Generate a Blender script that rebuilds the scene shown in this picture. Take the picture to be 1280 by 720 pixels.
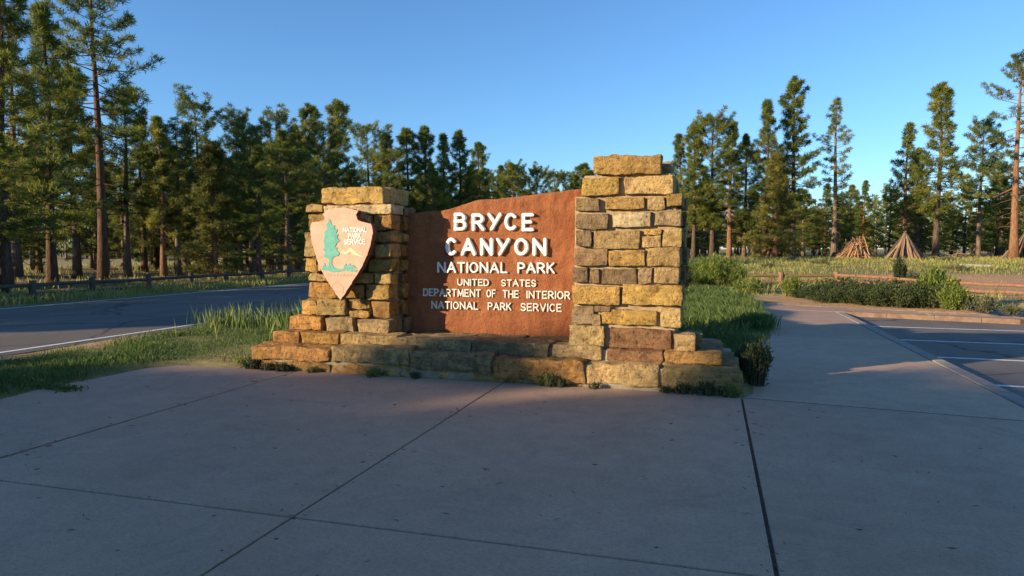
import bpy, bmesh, math, random
import numpy as np
from mathutils import Vector, noise, Matrix

for o in list(bpy.data.objects): bpy.data.objects.remove(o)
S = bpy.context.scene
C = S.collection
R = math.radians

# ------------------------------------------------------------------ camera, sky, sun, exposure
cd = bpy.data.cameras.new('camera'); cam = bpy.data.objects.new('camera', cd); C.objects.link(cam)
cam.location = (0, 0, 1.5)
cam.rotation_euler = (R(90 - 3.22), 0, R(16.3))
cd.lens = 24.0; cd.sensor_width = 36; cd.clip_start = 0.05; cd.clip_end = 3000
S.camera = cam

SUN_AZ = 49.0      # degrees from -Y towards -X (behind the viewer, to the left)
SUN_EL = 13.0
W = bpy.data.worlds.new('World'); S.world = W; W.use_nodes = True
wn = W.node_tree; wn.nodes.clear()
sky = wn.nodes.new('ShaderNodeTexSky'); sky.sky_type = 'NISHITA'; sky.sun_disc = False
sky.sun_elevation = R(SUN_EL); sky.sun_rotation = R(180 + SUN_AZ)
sky.altitude = 2400; sky.air_density = 1.4; sky.dust_density = 0.0; sky.ozone_density = 5.6
bg = wn.nodes.new('ShaderNodeBackground'); bg.inputs[1].default_value = 0.12
wo = wn.nodes.new('ShaderNodeOutputWorld')
wn.links.new(sky.outputs[0], bg.inputs[0]); wn.links.new(bg.outputs[0], wo.inputs[0])
ld = bpy.data.lights.new('sun', 'SUN'); ld.energy = 5.0; ld.angle = R(0.53); ld.color = (1.0, 0.80, 0.52)
sun = bpy.data.objects.new('sun', ld); C.objects.link(sun)
sdir = Vector((-math.sin(R(SUN_AZ)) * math.cos(R(SUN_EL)), -math.cos(R(SUN_AZ)) * math.cos(R(SUN_EL)), math.sin(R(SUN_EL))))
sun.rotation_euler = sdir.to_track_quat('Z', 'Y').to_euler()
S.view_settings.view_transform = 'Standard'; S.view_settings.look = 'None'
S.view_settings.exposure = 1.0; S.view_settings.gamma = 1.0; S.view_settings.use_curve_mapping = False
S.render.engine = 'CYCLES'
S.cycles.max_bounces = 6; S.cycles.transparent_max_bounces = 8

# ------------------------------------------------------------------ helpers
rnd = random.Random(11)

def tag(o, label=None, cat=None, group=None, kind=None):
    if label: o['label'] = label
    if cat: o['category'] = cat
    if group: o['group'] = group
    if kind: o['kind'] = kind
    return o

def link(name, mesh, mat=None, parent=None, loc=None):
    if mat is not None and len(mesh.materials) == 0: mesh.materials.append(mat)
    o = bpy.data.objects.new(name, mesh); C.objects.link(o)
    if parent is not None: o.parent = parent
    if loc is not None: o.location = loc
    return o

def empty(name, loc=(0, 0, 0), rz=0):
    o = bpy.data.objects.new(name, None); C.objects.link(o); o.location = loc; o.rotation_euler = (0, 0, rz)
    o.empty_display_size = 0.2
    return o

def mesh_np(name, verts, faces, smooth=False):
    """faces: (n,k) array of one polygon size"""
    me = bpy.data.meshes.new(name)
    v = np.asarray(verts, dtype=np.float32); f = np.asarray(faces, dtype=np.int32)
    n, k = f.shape
    me.vertices.add(len(v)); me.vertices.foreach_set('co', v.ravel())
    me.loops.add(n * k); me.loops.foreach_set('vertex_index', f.ravel())
    me.polygons.add(n)
    me.polygons.foreach_set('loop_start', np.arange(0, n * k, k, dtype=np.int32))
    me.polygons.foreach_set('loop_total', np.full(n, k, dtype=np.int32))
    if smooth: me.polygons.foreach_set('use_smooth', np.ones(n, dtype=bool))
    me.update(calc_edges=True)
    return me

def mesh_py(name, v, f, smooth=False):
    me = bpy.data.meshes.new(name); me.from_pydata(v, [], f); me.update()
    if smooth:
        for p in me.polygons: p.use_smooth = True
    return me

def tube(path, radii, sides=8, caps=True, jit=0, rng=None):
    """vertices and faces of a tapered tube along a path"""
    V = []; Fc = []
    n = len(path)
    for i in range(n):
        p = Vector(path[i])
        a = Vector(path[max(i - 1, 0)]); b = Vector(path[min(i + 1, n - 1)])
        t = (b - a).normalized()
        up = Vector((0, 0, 1)) if abs(t.z) < 0.9 else Vector((1, 0, 0))
        s = t.cross(up).normalized(); q = s.cross(t)
        for k in range(sides):
            an = 2 * math.pi * k / sides
            rr = radii[i] * (1 + (rng.uniform(-jit, jit) if rng else 0))
            V.append(p + (s * math.cos(an) + q * math.sin(an)) * rr)
    for i in range(n - 1):
        for k in range(sides):
            k2 = (k + 1) % sides
            Fc.append((i * sides + k, i * sides + k2, (i + 1) * sides + k2, (i + 1) * sides + k))
    if caps:
        Fc.append(tuple(range(sides))[::-1]); Fc.append(tuple((n - 1) * sides + k for k in range(sides)))
    return V, Fc

# ------------------------------------------------------------------ materials
class NT:
    def __init__(s, name):
        s.m = bpy.data.materials.new(name); s.m.use_nodes = True
        s.t = s.m.node_tree; s.t.nodes.clear()
        s.out = s.t.nodes.new('ShaderNodeOutputMaterial')
        s.b = s.t.nodes.new('ShaderNodeBsdfPrincipled')
        s.t.links.new(s.b.outputs[0], s.out.inputs[0])
        s.tc = s.t.nodes.new('ShaderNodeTexCoord')
    def n(s, ty, **kw):
        x = s.t.nodes.new(ty)
        for k, v in kw.items():
            if k.startswith('i_'): x.inputs[k[2:]].default_value = v
            else: setattr(x, k, v)
        return x
    def l(s, a, b): s.t.links.new(a, b)
    def vec(s, scale=(1, 1, 1), coord='Object', rand=False):
        mp = s.n('ShaderNodeMapping'); mp.inputs['Scale'].default_value = scale
        s.l(s.tc.outputs[coord], mp.inputs[0])
        if rand:
            oi = s.n('ShaderNodeObjectInfo'); mm = s.n('ShaderNodeMath', operation='MULTIPLY'); mm.inputs[1].default_value = 37.0
            s.l(oi.outputs['Random'], mm.inputs[0]); s.l(mm.outputs[0], mp.inputs['Location'])
        return mp.outputs[0]
    def noise(s, scale, detail=4, rough=0.55, v=None, dist=0):
        x = s.n('ShaderNodeTexNoise'); x.inputs['Scale'].default_value = scale
        x.inputs['Detail'].default_value = detail; x.inputs['Roughness'].default_value = rough; x.inputs['Distortion'].default_value = dist
        if v is not None: s.l(v, x.inputs['Vector'])
        return x.outputs['Fac']
    def ramp(s, fac, stops, interp='LINEAR'):
        r = s.n('ShaderNodeValToRGB'); cr = r.color_ramp; cr.interpolation = interp
        while len(cr.elements) < len(stops): cr.elements.new(0.5)
        for e, (p, c) in zip(cr.elements, stops):
            e.position = p; e.color = (c[0], c[1], c[2], 1) if hasattr(c, '__len__') else (c, c, c, 1)
        s.l(fac, r.inputs[0]); return r.outputs[0]
    def mix(s, a, b, fac, mode='MIX'):
        x = s.n('ShaderNodeMix', data_type='RGBA', blend_type=mode)
        for sock, val in ((x.inputs[6], a), (x.inputs[7], b)):
            if hasattr(val, 'is_linked'): s.l(val, sock)
            else: sock.default_value = (*val, 1) if len(val) == 3 else val
        if hasattr(fac, 'is_linked'): s.l(fac, x.inputs[0])
        else: x.inputs[0].default_value = fac
        return x.outputs[2]
    def math(s, op, a, b=None):
        x = s.n('ShaderNodeMath', operation=op)
        for i, val in enumerate((a, b)):
            if val is None: continue
            if hasattr(val, 'is_linked'): s.l(val, x.inputs[i])
            else: x.inputs[i].default_value = val
        return x.outputs[0]
    def bump(s, h, strength=0.4, dist=0.02):
        b = s.n('ShaderNodeBump'); b.inputs['Strength'].default_value = strength; b.inputs['Distance'].default_value = dist
        s.l(h, b.inputs['Height']); s.l(b.outputs[0], s.b.inputs['Normal'])
    def fin(s, col, rough=0.85, spec=0.3):
        if hasattr(col, 'is_linked'): s.l(col, s.b.inputs['Base Color'])
        else: s.b.inputs['Base Color'].default_value = (*col, 1)
        if hasattr(rough, 'is_linked'): s.l(rough, s.b.inputs['Roughness'])
        else: s.b.inputs['Roughness'].default_value = rough
        s.b.inputs['Specular IOR Level'].default_value = spec
        return s.m

def mat_concrete():
    k = NT('concrete'); v = k.vec(coord='Object')
    geo = k.n('ShaderNodeNewGeometry'); P = geo.outputs['Position']
    a = k.noise(0.55, 5, 0.6, P, 0.4); b = k.noise(5, 6, 0.7, P); c = k.noise(160, 3, 0.7, P); d = k.noise(1.7, 7, 0.75, P, 1.2)
    col = k.ramp(a, [(0.3, (0.42, 0.262, 0.165)), (0.7, (0.52, 0.335, 0.22))])
    col = k.mix(col, (0.6, 0.58, 0.58), k.ramp(b, [(0.35, 0.0), (0.75, 0.25)]), 'MULTIPLY')
    col = k.mix(col, (0.18, 0.135, 0.115), k.ramp(d, [(0.52, 0.0), (0.74, 0.42)]))
    sp = k.ramp(c, [(0.33, 0.45), (0.5, 1.0), (0.72, 1.35)])
    col = k.mix(col, sp, 0.75, 'MULTIPLY')
    c2 = k.noise(38, 4, 0.8, P); col = k.mix(col, k.ramp(c2, [(0.35, 0.72), (0.5, 1.0), (0.7, 1.15)]), 0.7, 'MULTIPLY')
    vs = k.n('ShaderNodeTexVoronoi'); vs.inputs['Scale'].default_value = 3.3; k.l(P, vs.inputs['Vector'])
    col = k.mix(col, (0.07, 0.055, 0.05), k.ramp(vs.outputs['Distance'], [(0.018, 0.75), (0.05, 0.0)]))
    # long scuff scratches
    m = k.n('ShaderNodeMapping'); m.inputs['Scale'].default_value = (9, 0.35, 1); m.inputs['Rotation'].default_value = (0, 0, 0.5)
    k.l(P, m.inputs[0]); sc = k.noise(3, 2, 0.5, m.outputs[0])
    col = k.mix(col, (0.42, 0.36, 0.33), k.ramp(sc, [(0.70, 0.0), (0.78, 0.22)]))
    oi = k.n('ShaderNodeObjectInfo'); vr = k.ramp(oi.outputs['Random'], [(0, 0.88), (1, 1.06)])
    col = k.mix(col, vr, 1.0, 'MULTIPLY')
    k.bump(k.math('ADD', k.math('MULTIPLY', c, 0.6), b), 0.35, 0.006)
    return k.fin(col, k.ramp(b, [(0.3, 0.62), (0.7, 0.85)]), 0.35)

def mat_asphalt():
    k = NT('asphalt'); geo = k.n('ShaderNodeNewGeometry'); P = geo.outputs['Position']
    a = k.noise(0.35, 5, 0.6, P); c = k.noise(90, 4, 0.75, P)
    m = k.n('ShaderNodeMapping'); m.inputs['Scale'].default_value = (1.1, 0.04, 1); k.l(P, m.inputs[0]); tr = k.noise(1.0, 3, 0.5, m.outputs[0])
    col = k.ramp(a, [(0.3, (0.115, 0.092, 0.074)), (0.7, (0.165, 0.134, 0.108))])
    col = k.mix(col, (0.21, 0.172, 0.138), k.ramp(tr, [(0.45, 0), (0.75, 0.6)]))
    col = k.mix(col, k.ramp(c, [(0.3, 0.5), (0.5, 1.0), (0.7, 1.7)]), 0.7, 'MULTIPLY')
    vo = k.n('ShaderNodeTexVoronoi', feature='DISTANCE_TO_EDGE'); vo.inputs['Scale'].default_value = 0.4
    wv = k.n('ShaderNodeMapping'); k.l(P, wv.inputs[0])
    nz = k.n('ShaderNodeTexNoise'); nz.inputs['Scale'].default_value = 1.5; k.l(P, nz.inputs['Vector'])
    mx = k.n('ShaderNodeMix', data_type='VECTOR'); mx.inputs[0].default_value = 0.35; k.l(P, mx.inputs[4]); k.l(nz.outputs['Color'], mx.inputs[5])
    k.l(mx.outputs[1], vo.inputs['Vector'])
    col = k.mix(col, (0.018, 0.018, 0.02), k.ramp(vo.outputs['Distance'], [(0.0, 0.85), (0.012, 0.0)]))
    k.bump(c, 0.5, 0.01)
    return k.fin(col, 0.8, 0.35)

def mat_paint():
    k = NT('road_paint'); geo = k.n('ShaderNodeNewGeometry'); P = geo.outputs['Position']
    a = k.noise(14, 6, 0.75, P)
    col = k.ramp(a, [(0.30, (0.16, 0.155, 0.15)), (0.44, (0.66, 0.65, 0.62)), (0.8, (0.78, 0.77, 0.74))])
    return k.fin(col, 0.7)

def mat_stone():
    k = NT('sandstone'); v = k.vec(rand=True)
    oi = k.n('ShaderNodeObjectInfo'); base = oi.outputs['Color']; lich = oi.outputs['Alpha']
    a = k.noise(6, 6, 0.65, v, 0.6); b = k.noise(24, 6, 0.7, v); f = k.noise(120, 3, 0.7, v)
    vs = k.n('ShaderNodeMapping'); vs.inputs['Scale'].default_value = (1.2, 1.2, 9); k.l(v, vs.inputs[0]); st = k.noise(3.2, 5, 0.65, vs.outputs[0], 0.8)
    col = k.mix(base, k.ramp(a, [(0.28, (0.42, 0.34, 0.27)), (0.48, (1, 1, 1)), (0.72, (1.35, 1.3, 1.15))]), 1.0, 'MULTIPLY')
    col = k.mix(col, k.ramp(st, [(0.35, (0.72, 0.60, 0.48)), (0.55, (1, 1, 1)), (0.75, (1.15, 1.1, 1.0))]), 0.7, 'MULTIPLY')
    col = k.mix(col, k.ramp(b, [(0.34, 0.22), (0.45, 1.0), (0.8, 1.2)]), 0.9, 'MULTIPLY')
    # lichen and soot weathering, amount set per stone
    lf = k.math('MULTIPLY', k.ramp(k.noise(9, 7, 0.72, v), [(0.36, 0.0), (0.60, 1.0)]), lich)
    col = k.mix(col, (0.120, 0.088, 0.060), lf)
    wl = k.math('MULTIPLY', k.ramp(k.noise(16, 4, 0.6, v, 0.5), [(0.64, 0.0), (0.70, 0.8)]), lich)
    col = k.mix(col, (0.50, 0.47, 0.42), wl)
    h = k.math('ADD', k.math('MULTIPLY', a, 1.4), k.math('ADD', b, k.math('MULTIPLY', f, 0.35)))
    k.bump(h, 1.0, 0.05)
    return k.fin(col, 0.9, 0.2)

def mat_simple(name, c1, c2, scale=8, rough=0.85, bump=0.3, bd=0.01, spec=0.25, coord='Object', stretch=(1, 1, 1), fine=80):
    k = NT(name); v = k.vec(stretch, coord)
    a = k.noise(scale, 6, 0.65, v); b = k.noise(fine, 3, 0.7, v)
    col = k.ramp(a, [(0.3, c1), (0.7, c2)])
    col = k.mix(col, k.ramp(b, [(0.3, 0.7), (0.55, 1.0), (0.8, 1.15)]), 0.6, 'MULTIPLY')
    k.bump(k.math('ADD', a, k.math('MULTIPLY', b, 0.5)), bump, bd)
    return k.fin(col, rough, spec)

def mat_panel():
    k = NT('painted_sandstone_panel'); v = k.vec()
    a = k.noise(2.5, 6, 0.65, v, 0.4); b = k.noise(38, 6, 0.75, v); f = k.noise(150, 3, 0.7, v)
    ms = k.n('ShaderNodeMapping'); ms.inputs['Scale'].default_value = (7, 7, 0.5); k.l(v, ms.inputs[0]); run = k.noise(2.2, 4, 0.6, ms.outputs[0])
    col = k.ramp(a, [(0.28, (0.25, 0.083, 0.036)), (0.55, (0.345, 0.128, 0.054)), (0.78, (0.42, 0.170, 0.073))])
    col = k.mix(col, k.ramp(b, [(0.3, 0.62), (0.5, 1.0), (0.75, 1.2)]), 0.55, 'MULTIPLY')
    col = k.mix(col, (0.20, 0.055, 0.028), k.ramp(run, [(0.52, 0.0), (0.75, 0.45)]))
    k.bump(k.math('ADD', k.math('MULTIPLY', k.noise(14, 5, 0.65, v), 1.2), k.math('ADD', b, k.math('MULTIPLY', f, 0.4))), 0.9, 0.03)
    return k.fin(col, 0.88, 0.2)

def mat_leaf(name, stops, transl=0.3, rough=0.6, var=0.25):
    k = NT(name)
    at = k.n('ShaderNodeAttribute'); at.attribute_name = 'tone'
    oi = k.n('ShaderNodeObjectInfo')
    col = k.ramp(at.outputs['Fac'], stops)
    hv = k.ramp(oi.outputs['Random'], [(0, (1 - var, 1 - var * 0.7, 1 - var)), (1, (1 + var, 1 + var * 0.6, 1 - var * 0.2))])
    col = k.mix(col, hv, 1.0, 'MULTIPLY')
    k.l(col, k.b.inputs['Base Color']); k.b.inputs['Roughness'].default_value = rough; k.b.inputs['Specular IOR Level'].default_value = 0.25
    tr = k.n('ShaderNodeBsdfTranslucent'); k.l(col, tr.inputs[0])
    mx = k.n('ShaderNodeMixShader'); mx.inputs[0].default_value = transl
    k.l(k.b.outputs[0], mx.inputs[1]); k.l(tr.outputs[0], mx.inputs[2]); k.l(mx.outputs[0], k.out.inputs[0])
    return k.m

def mat_ground():
    k = NT('earth_and_grass'); geo = k.n('ShaderNodeNewGeometry'); P = geo.outputs['Position']
    at = k.n('ShaderNodeAttribute'); at.attribute_name = 'cover'     # r: green, g: bare soil, b: pine litter
    sp = k.n('ShaderNodeSeparateColor'); k.l(at.outputs['Color'], sp.inputs[0])
    a = k.noise(0.5, 6, 0.65, P); b = k.noise(6, 6, 0.7, P); c = k.noise(60, 4, 0.75, P)
    dry = k.ramp(b, [(0.3, (0.26, 0.20, 0.09)), (0.7, (0.42, 0.335, 0.155))])
    green = k.ramp(b, [(0.3, (0.10, 0.105, 0.035)), (0.7, (0.22, 0.205, 0.07))])
    soil = k.ramp(b, [(0.3, (0.36, 0.205, 0.10)), (0.7, (0.58, 0.37, 0.20))])
    lit = k.ramp(b, [(0.3, (0.075, 0.05, 0.032)), (0.7, (0.17, 0.115, 0.07))])
    col = k.mix(dry, green, k.math('MULTIPLY', sp.outputs[0], k.ramp(a, [(0.3, 0.55), (0.6, 1.0)])))
    col = k.mix(col, soil, k.ramp(k.math('ADD', sp.outputs[1], k.math('MULTIPLY', k.math('SUBTRACT', b, 0.5), 0.6)), [(0.35, 0.0), (0.6, 1.0)]))
    col = k.mix(col, lit, k.math('MULTIPLY', sp.outputs[2], k.ramp(a, [(0.35, 1.0), (0.7, 0.6)])))
    col = k.mix(col, k.ramp(c, [(0.3, 0.5), (0.5, 1.0), (0.75, 1.3)]), 0.75, 'MULTIPLY')
    k.bump(k.math('ADD', b, k.math('MULTIPLY', c, 0.5)), 0.8, 0.05)
    return k.fin(col, 0.95, 0.1)

M = {}
M['concrete'] = mat_concrete(); M['asphalt'] = mat_asphalt(); M['paint'] = mat_paint(); M['stone'] = mat_stone(); M['panel'] = mat_panel()
M['ground'] = mat_ground()
M['mortar'] = mat_simple('mortar', (0.26, 0.185, 0.105), (0.44, 0.33, 0.20), 10, 0.95, 0.6, 0.02)
M['mortarD'] = mat_simple('old_mortar', (0.22, 0.175, 0.12), (0.40, 0.33, 0.235), 10, 0.95, 0.6, 0.02)
M['kerb'] = mat_simple('kerb_concrete', (0.24, 0.20, 0.17), (0.36, 0.30, 0.25), 5, 0.9, 0.4, 0.01)
M['redkerb'] = mat_simple('worn_red_kerb', (0.13, 0.075, 0.05), (0.25, 0.165, 0.115), 5, 0.9, 0.4, 0.01)
M['joint'] = mat_simple('joint_grit', (0.055, 0.045, 0.038), (0.15, 0.12, 0.10), 40, 0.95, 0.8, 0.01)
M['white'] = mat_simple('white_letter_paint', (0.72, 0.71, 0.68), (0.84, 0.83, 0.80), 12, 0.55, 0.15, 0.004)
M['ivory'] = mat_simple('faded_ivory_paint', (0.60, 0.56, 0.50), (0.78, 0.74, 0.67), 20, 0.65, 0.2, 0.004)
M['peach'] = mat_simple('faded_redwood_board', (0.58, 0.295, 0.205), (0.69, 0.39, 0.285), 5, 0.7, 0.4, 0.006, stretch=(1, 1, 1))
M['boardside'] = mat_simple('dark_board_edge', (0.10, 0.045, 0.025), (0.20, 0.09, 0.05), 9, 0.8, 0.6, 0.012)
M['etch'] = mat_simple('etched_pink', (0.42, 0.23, 0.16), (0.52, 0.30, 0.21), 12, 0.8, 0.2)
M['teal'] = mat_simple('faded_green_paint', (0.09, 0.30, 0.24), (0.16, 0.42, 0.34), 14, 0.7, 0.2, 0.004)
M['cream'] = mat_simple('cream_paint', (0.72, 0.60, 0.30), (0.82, 0.72, 0.45), 14, 0.7, 0.2, 0.004)
M['barkO'] = mat_simple('orange_pine_bark', (0.11, 0.055, 0.032), (0.33, 0.165, 0.085), 3.5, 0.95, 1.0, 0.06, stretch=(3, 3, 0.7), fine=12)
M['barkD'] = mat_simple('dark_pine_bark', (0.045, 0.032, 0.024), (0.15, 0.10, 0.07), 4, 0.95, 1.0, 0.05, stretch=(3, 3, 0.7), fine=14)
M['barkG'] = mat_simple('grey_pine_bark', (0.10, 0.07, 0.05), (0.24, 0.17, 0.12), 4, 0.95, 1.0, 0.05, stretch=(3, 3, 0.7), fine=14)
M['barkR'] = mat_simple('red_brown_pine_bark', (0.05, 0.03, 0.022), (0.17, 0.095, 0.06), 3.5, 0.95, 1.0, 0.06, stretch=(3, 3, 0.7), fine=12)
M['log'] = mat_simple('weathered_log', (0.15, 0.095, 0.06), (0.33, 0.225, 0.145), 5, 0.9, 0.7, 0.02, stretch=(4, 4, 0.6), fine=30)
M['logR'] = mat_simple('red_brown_log', (0.15, 0.075, 0.045), (0.30, 0.16, 0.095), 5, 0.9, 0.7, 0.02, stretch=(4, 4, 0.6), fine=30)
M['logD'] = mat_simple('dark_log', (0.05, 0.04, 0.03), (0.12, 0.09, 0.07), 5, 0.9, 0.7, 0.02, stretch=(4, 4, 0.6), fine=30)
M['brush'] = mat_simple('red_needled_brush', (0.30, 0.15, 0.06), (0.55, 0.32, 0.15), 6, 0.9, 0.6, 0.02, fine=30)
M['pale'] = mat_simple('bleached_wood', (0.40, 0.34, 0.27), (0.58, 0.51, 0.42), 6, 0.9, 0.6, 0.02, fine=30)
M['needle'] = mat_leaf('pine_needles', [(0.0, (0.066, 0.100, 0.028)), (0.5, (0.170, 0.205, 0.048)), (1.0, (0.33, 0.32, 0.072))], 0.48)
M['needleG'] = mat_leaf('golden_pine_needles', [(0.0, (0.085, 0.10, 0.03)), (0.5, (0.19, 0.185, 0.05)), (1.0, (0.32, 0.27, 0.075))], 0.4)
M['needleB'] = mat_leaf('browned_needles', [(0.0, (0.08, 0.06, 0.035)), (0.5, (0.16, 0.115, 0.06)), (1.0, (0.25, 0.19, 0.11))], 0.2)
M['grass'] = mat_leaf('green_grass', [(0.0, (0.050, 0.085, 0.024)), (0.55, (0.105, 0.165, 0.042)), (0.85, (0.20, 0.25, 0.065)), (1.0, (0.40, 0.35, 0.15))], 0.4, var=0)
M['tallgrass'] = mat_leaf('seeding_grass', [(0.0, (0.08, 0.12, 0.03)), (0.5, (0.16, 0.22, 0.05)), (0.85, (0.27, 0.29, 0.09)), (1.0, (0.40, 0.35, 0.17))], 0.4, var=0)
M['meadow'] = mat_leaf('meadow_grass', [(0.0, (0.17, 0.19, 0.045)), (0.5, (0.36, 0.335, 0.095)), (1.0, (0.56, 0.47, 0.20))], 0.45, var=0)
M['leafD'] = mat_leaf('dark_shrub_leaf', [(0.0, (0.022, 0.038, 0.016)), (0.6, (0.055, 0.080, 0.028)), (1.0, (0.14, 0.155, 0.055))], 0.3)
M['leafL'] = mat_leaf('bright_shrub_leaf', [(0.0, (0.075, 0.115, 0.022)), (0.5, (0.16, 0.22, 0.045)), (1.0, (0.30, 0.33, 0.09))], 0.4)
M['leafS'] = mat_leaf('sage_leaf', [(0.0, (0.06, 0.075, 0.045)), (0.5, (0.12, 0.135, 0.08)), (1.0, (0.25, 0.24, 0.13))], 0.3)
M['stem'] = mat_simple('shrub_stem', (0.08, 0.06, 0.04), (0.17, 0.13, 0.09), 20, 0.9, 0.3)

def tone_attr(me, vals, name='tone'):
    a = me.attributes.new(name, 'FLOAT', 'FACE'); a.data.foreach_set('value', np.asarray(vals, dtype=np.float32))

# ------------------------------------------------------------------ the ground
def sstep(a, b, x):
    t = np.clip((x - a) / (b - a), 0, 1); return t * t * (3 - 2 * t)

def hz(x, y):
    """natural height of the land"""
    x = np.asarray(x, dtype=float); y = np.asarray(y, dtype=float)
    h = 0.70 * sstep(26, 50, y) * sstep(-9, 1, x)
    away = np.maximum(sstep(22, 34, y), sstep(-19, -24, x))
    h = h + 0.05 * np.sin(x * 0.7 + 1.3 * np.sin(y * 0.31)) * np.sin(y * 0.53 + x * 0.2) * away
    h = h + 1.0 * sstep(140, 380, np.hypot(x, y))
    return h

def axis(lo, hi, near_lo, near_hi, d):
    a = list(np.arange(near_lo, near_hi + 1e-6, d))
    s = d; v = near_hi
    while v < hi: s *= 1.13; v += s; a.append(v)
    s = d; v = near_lo
    while v > lo: s *= 1.13; v -= s; a.insert(0, v)
    return np.array(a)

# outlines of the paved areas, metres
PLAZA_L = [(-6.95, -6.0), (-6.9, 3.0), (-6.84, 5.07), (-7.0, 6.0), (-7.04, 6.6), (-6.73, 7.23), (-4.905, 7.26), (-4.905, -6.0)]
WALK = [(0.32, 7.25), (0.62, 8.3), (1.0, 10.5), (1.28, 13.0), (1.34, 15.5), (1.02, 18.3), (2.85, 17.95), (2.85, 7.0)]

gx = axis(-420, 420, -24, 16, 0.28); gy = axis(-160, 520, -4, 36, 0.28)
GX, GY = np.meshgrid(gx, gy)
Z = hz(GX, GY)
def box_in(x0, x1, y0, y1, m=0.12):
    return sstep(x0, x0 + m, GX) * sstep(x1, x1 - m, GX) * sstep(y0, y0 + m, GY) * sstep(y1, y1 - m, GY)
road_m = box_in(-17.75, -9.5, -170, 300, 0.3)
WEY = [7.24, 8.3, 9.3, 10.5, 11.3, 12.0, 12.75, 13.9, 15.4, 17.4, 18.35]; WEX = [0.34, 0.38, 0.40, 0.46, 0.62, 0.82, 1.0, 1.06, 1.02, 0.98, 0.94]
walk_edge = np.interp(GY, WEY, WEX)
walk_m = np.maximum(box_in(-6.95, 3.0, -8, 7.3, 0.3), sstep(0.02, 0.3, GX - walk_edge) * sstep(3.0, 2.7, GX) * sstep(6.5, 7, GY) * sstep(18.7, 18.3, GY))
isl = ((GX < 6.5) & (GY > np.interp(GX, [2.9, 3.95, 4.85, 6.35, 6.7], [18.1, 17.9, 17.62, 17.25, 17.6]))) | (GY > 21.8)
pav_lo = np.interp(GX, [0.4, 1.0, 2.87, 6.3], [20.9, 18.4, 18.0, 17.14]); pav_hi = np.interp(GX, [-0.6, 0.7, 1.3, 2.6, 3.35, 4.88, 6.5], [22.3, 21.4, 20.3, 19.4, 19.15, 18.5, 17.72])
pav_m = sstep(-0.12, 0.05, GY - pav_lo) * sstep(-0.08, -0.3, GY - pav_hi) * (GX > -0.6) * (GX < 6.6)
lot_m = box_in(2.95, 60, -40, 22, 0.3) * (~isl)
n1 = np.sin(GX * 2.1 + np.sin(GY * 1.7)) * np.sin(GY * 2.6 + 1.1 * np.sin(GX * 1.3))
near_lawn = 0.025 * n1 + 0.02
Z = Z + near_lawn * (1 - road_m) * (1 - walk_m) * (1 - lot_m)
Z = Z * (1 - np.maximum(road_m, walk_m)) + np.maximum(road_m, walk_m) * (-0.09)
Z = Z * (1 - pav_m) - 0.08 * pav_m
Z = np.where(lot_m > 0, Z * (1 - lot_m) + lot_m * (-0.3), Z)
Zs_plinth = box_in(-5.6, 0.2, 7.3, 9.2, 0.3); Z = Z * (1 - Zs_plinth) - 0.05 * Zs_plinth
ny_, nx_ = GX.shape
verts = np.stack([GX, GY, Z], -1).reshape(-1, 3)
ii = np.arange(ny_ - 1)[:, None] * nx_ + np.arange(nx_ - 1)[None, :]
faces = np.stack([ii, ii + 1, ii + nx_ + 1, ii + nx_], -1).reshape(-1, 4)
gm = mesh_np('ground', verts, faces, True)
# land cover: green grass, bare soil, pine litter
x, y = GX.ravel(), GY.ravel()
green = np.clip(sstep(-9.9, -9.0, x) * sstep(-6.0, -7.0, x) * 0.95 + sstep(0, 0.4, x) * sstep(1.6, 1.0, x) * sstep(7, 8, y) * sstep(24, 20, y)
                + sstep(-20.5, -19, x) * sstep(-17, -17.7, x) * 0.8 + sstep(33, 38, y) * sstep(-6, 0, x) * sstep(75, 60, y) * 0.75, 0, 1)
soil = np.clip(0.85 * np.exp(-(((x - 12.5) / 7.5) ** 4 + ((y - 31) / 7.5) ** 4)) + 0.7 * sstep(0.5, 2, x) * sstep(8, 6, x) * sstep(17, 18, y) * sstep(27, 22, y)
               + 0.5 * np.exp(-(((x + 6.3) / 0.9) ** 2 + ((y - 8.2) / 1.2) ** 2)) + 0.7 * np.exp(-(((x + 9.2) / 0.45) ** 2)) * sstep(13, 8, y)
               + 0.6 * np.exp(-(((x - 0.6) / 0.6) ** 2 + ((y - 12.2) / 0.9) ** 2)), 0, 1)
litter = np.clip(sstep(-20, -22.5, x) * sstep(-56, -44, x) * sstep(140, 110, y) * 0.9 + sstep(57, 62, y) * sstep(-12, -4, x) * sstep(140, 110, y) * 0.75, 0, 1)
colr = np.stack([green, soil, litter, np.ones_like(green)], -1).astype(np.float32)
ca = gm.color_attributes.new('cover', 'FLOAT_COLOR', 'POINT'); ca.data.foreach_set('color', colr.ravel())
ground = tag(link('ground', gm, M['ground']), 'earth and dry grass under the pines, meadow and verges', kind='structure')

def prism(name, poly, z0, z1, mat, parent=None, bevel=0.0, loc=None):
    bm = bmesh.new()
    vs = [bm.verts.new((p[0], p[1], z0)) for p in poly]
    f = bm.faces.new(vs)
    if f.normal.z == 0: f.normal_update()
    f.normal_update()
    if f.normal.z > 0: f.normal_flip()
    r = bmesh.ops.extrude_face_region(bm, geom=[f])
    up = [g for g in r['geom'] if isinstance(g, bmesh.types.BMVert)]
    for v_ in up: v_.co.z = z1
    if bevel:
        ed = [e for e in bm.edges if all(abs(v_.co.z - z1) < 1e-6 for v_ in e.verts)]
        bmesh.ops.bevel(bm, geom=ed, offset=bevel, segments=2, affect='EDGES', profile=0.5)
    bmesh.ops.recalc_face_normals(bm, faces=bm.faces[:])
    me = bpy.data.meshes.new(name); bm.to_mesh(me); bm.free()
    return link(name, me, mat, parent, loc)

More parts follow.
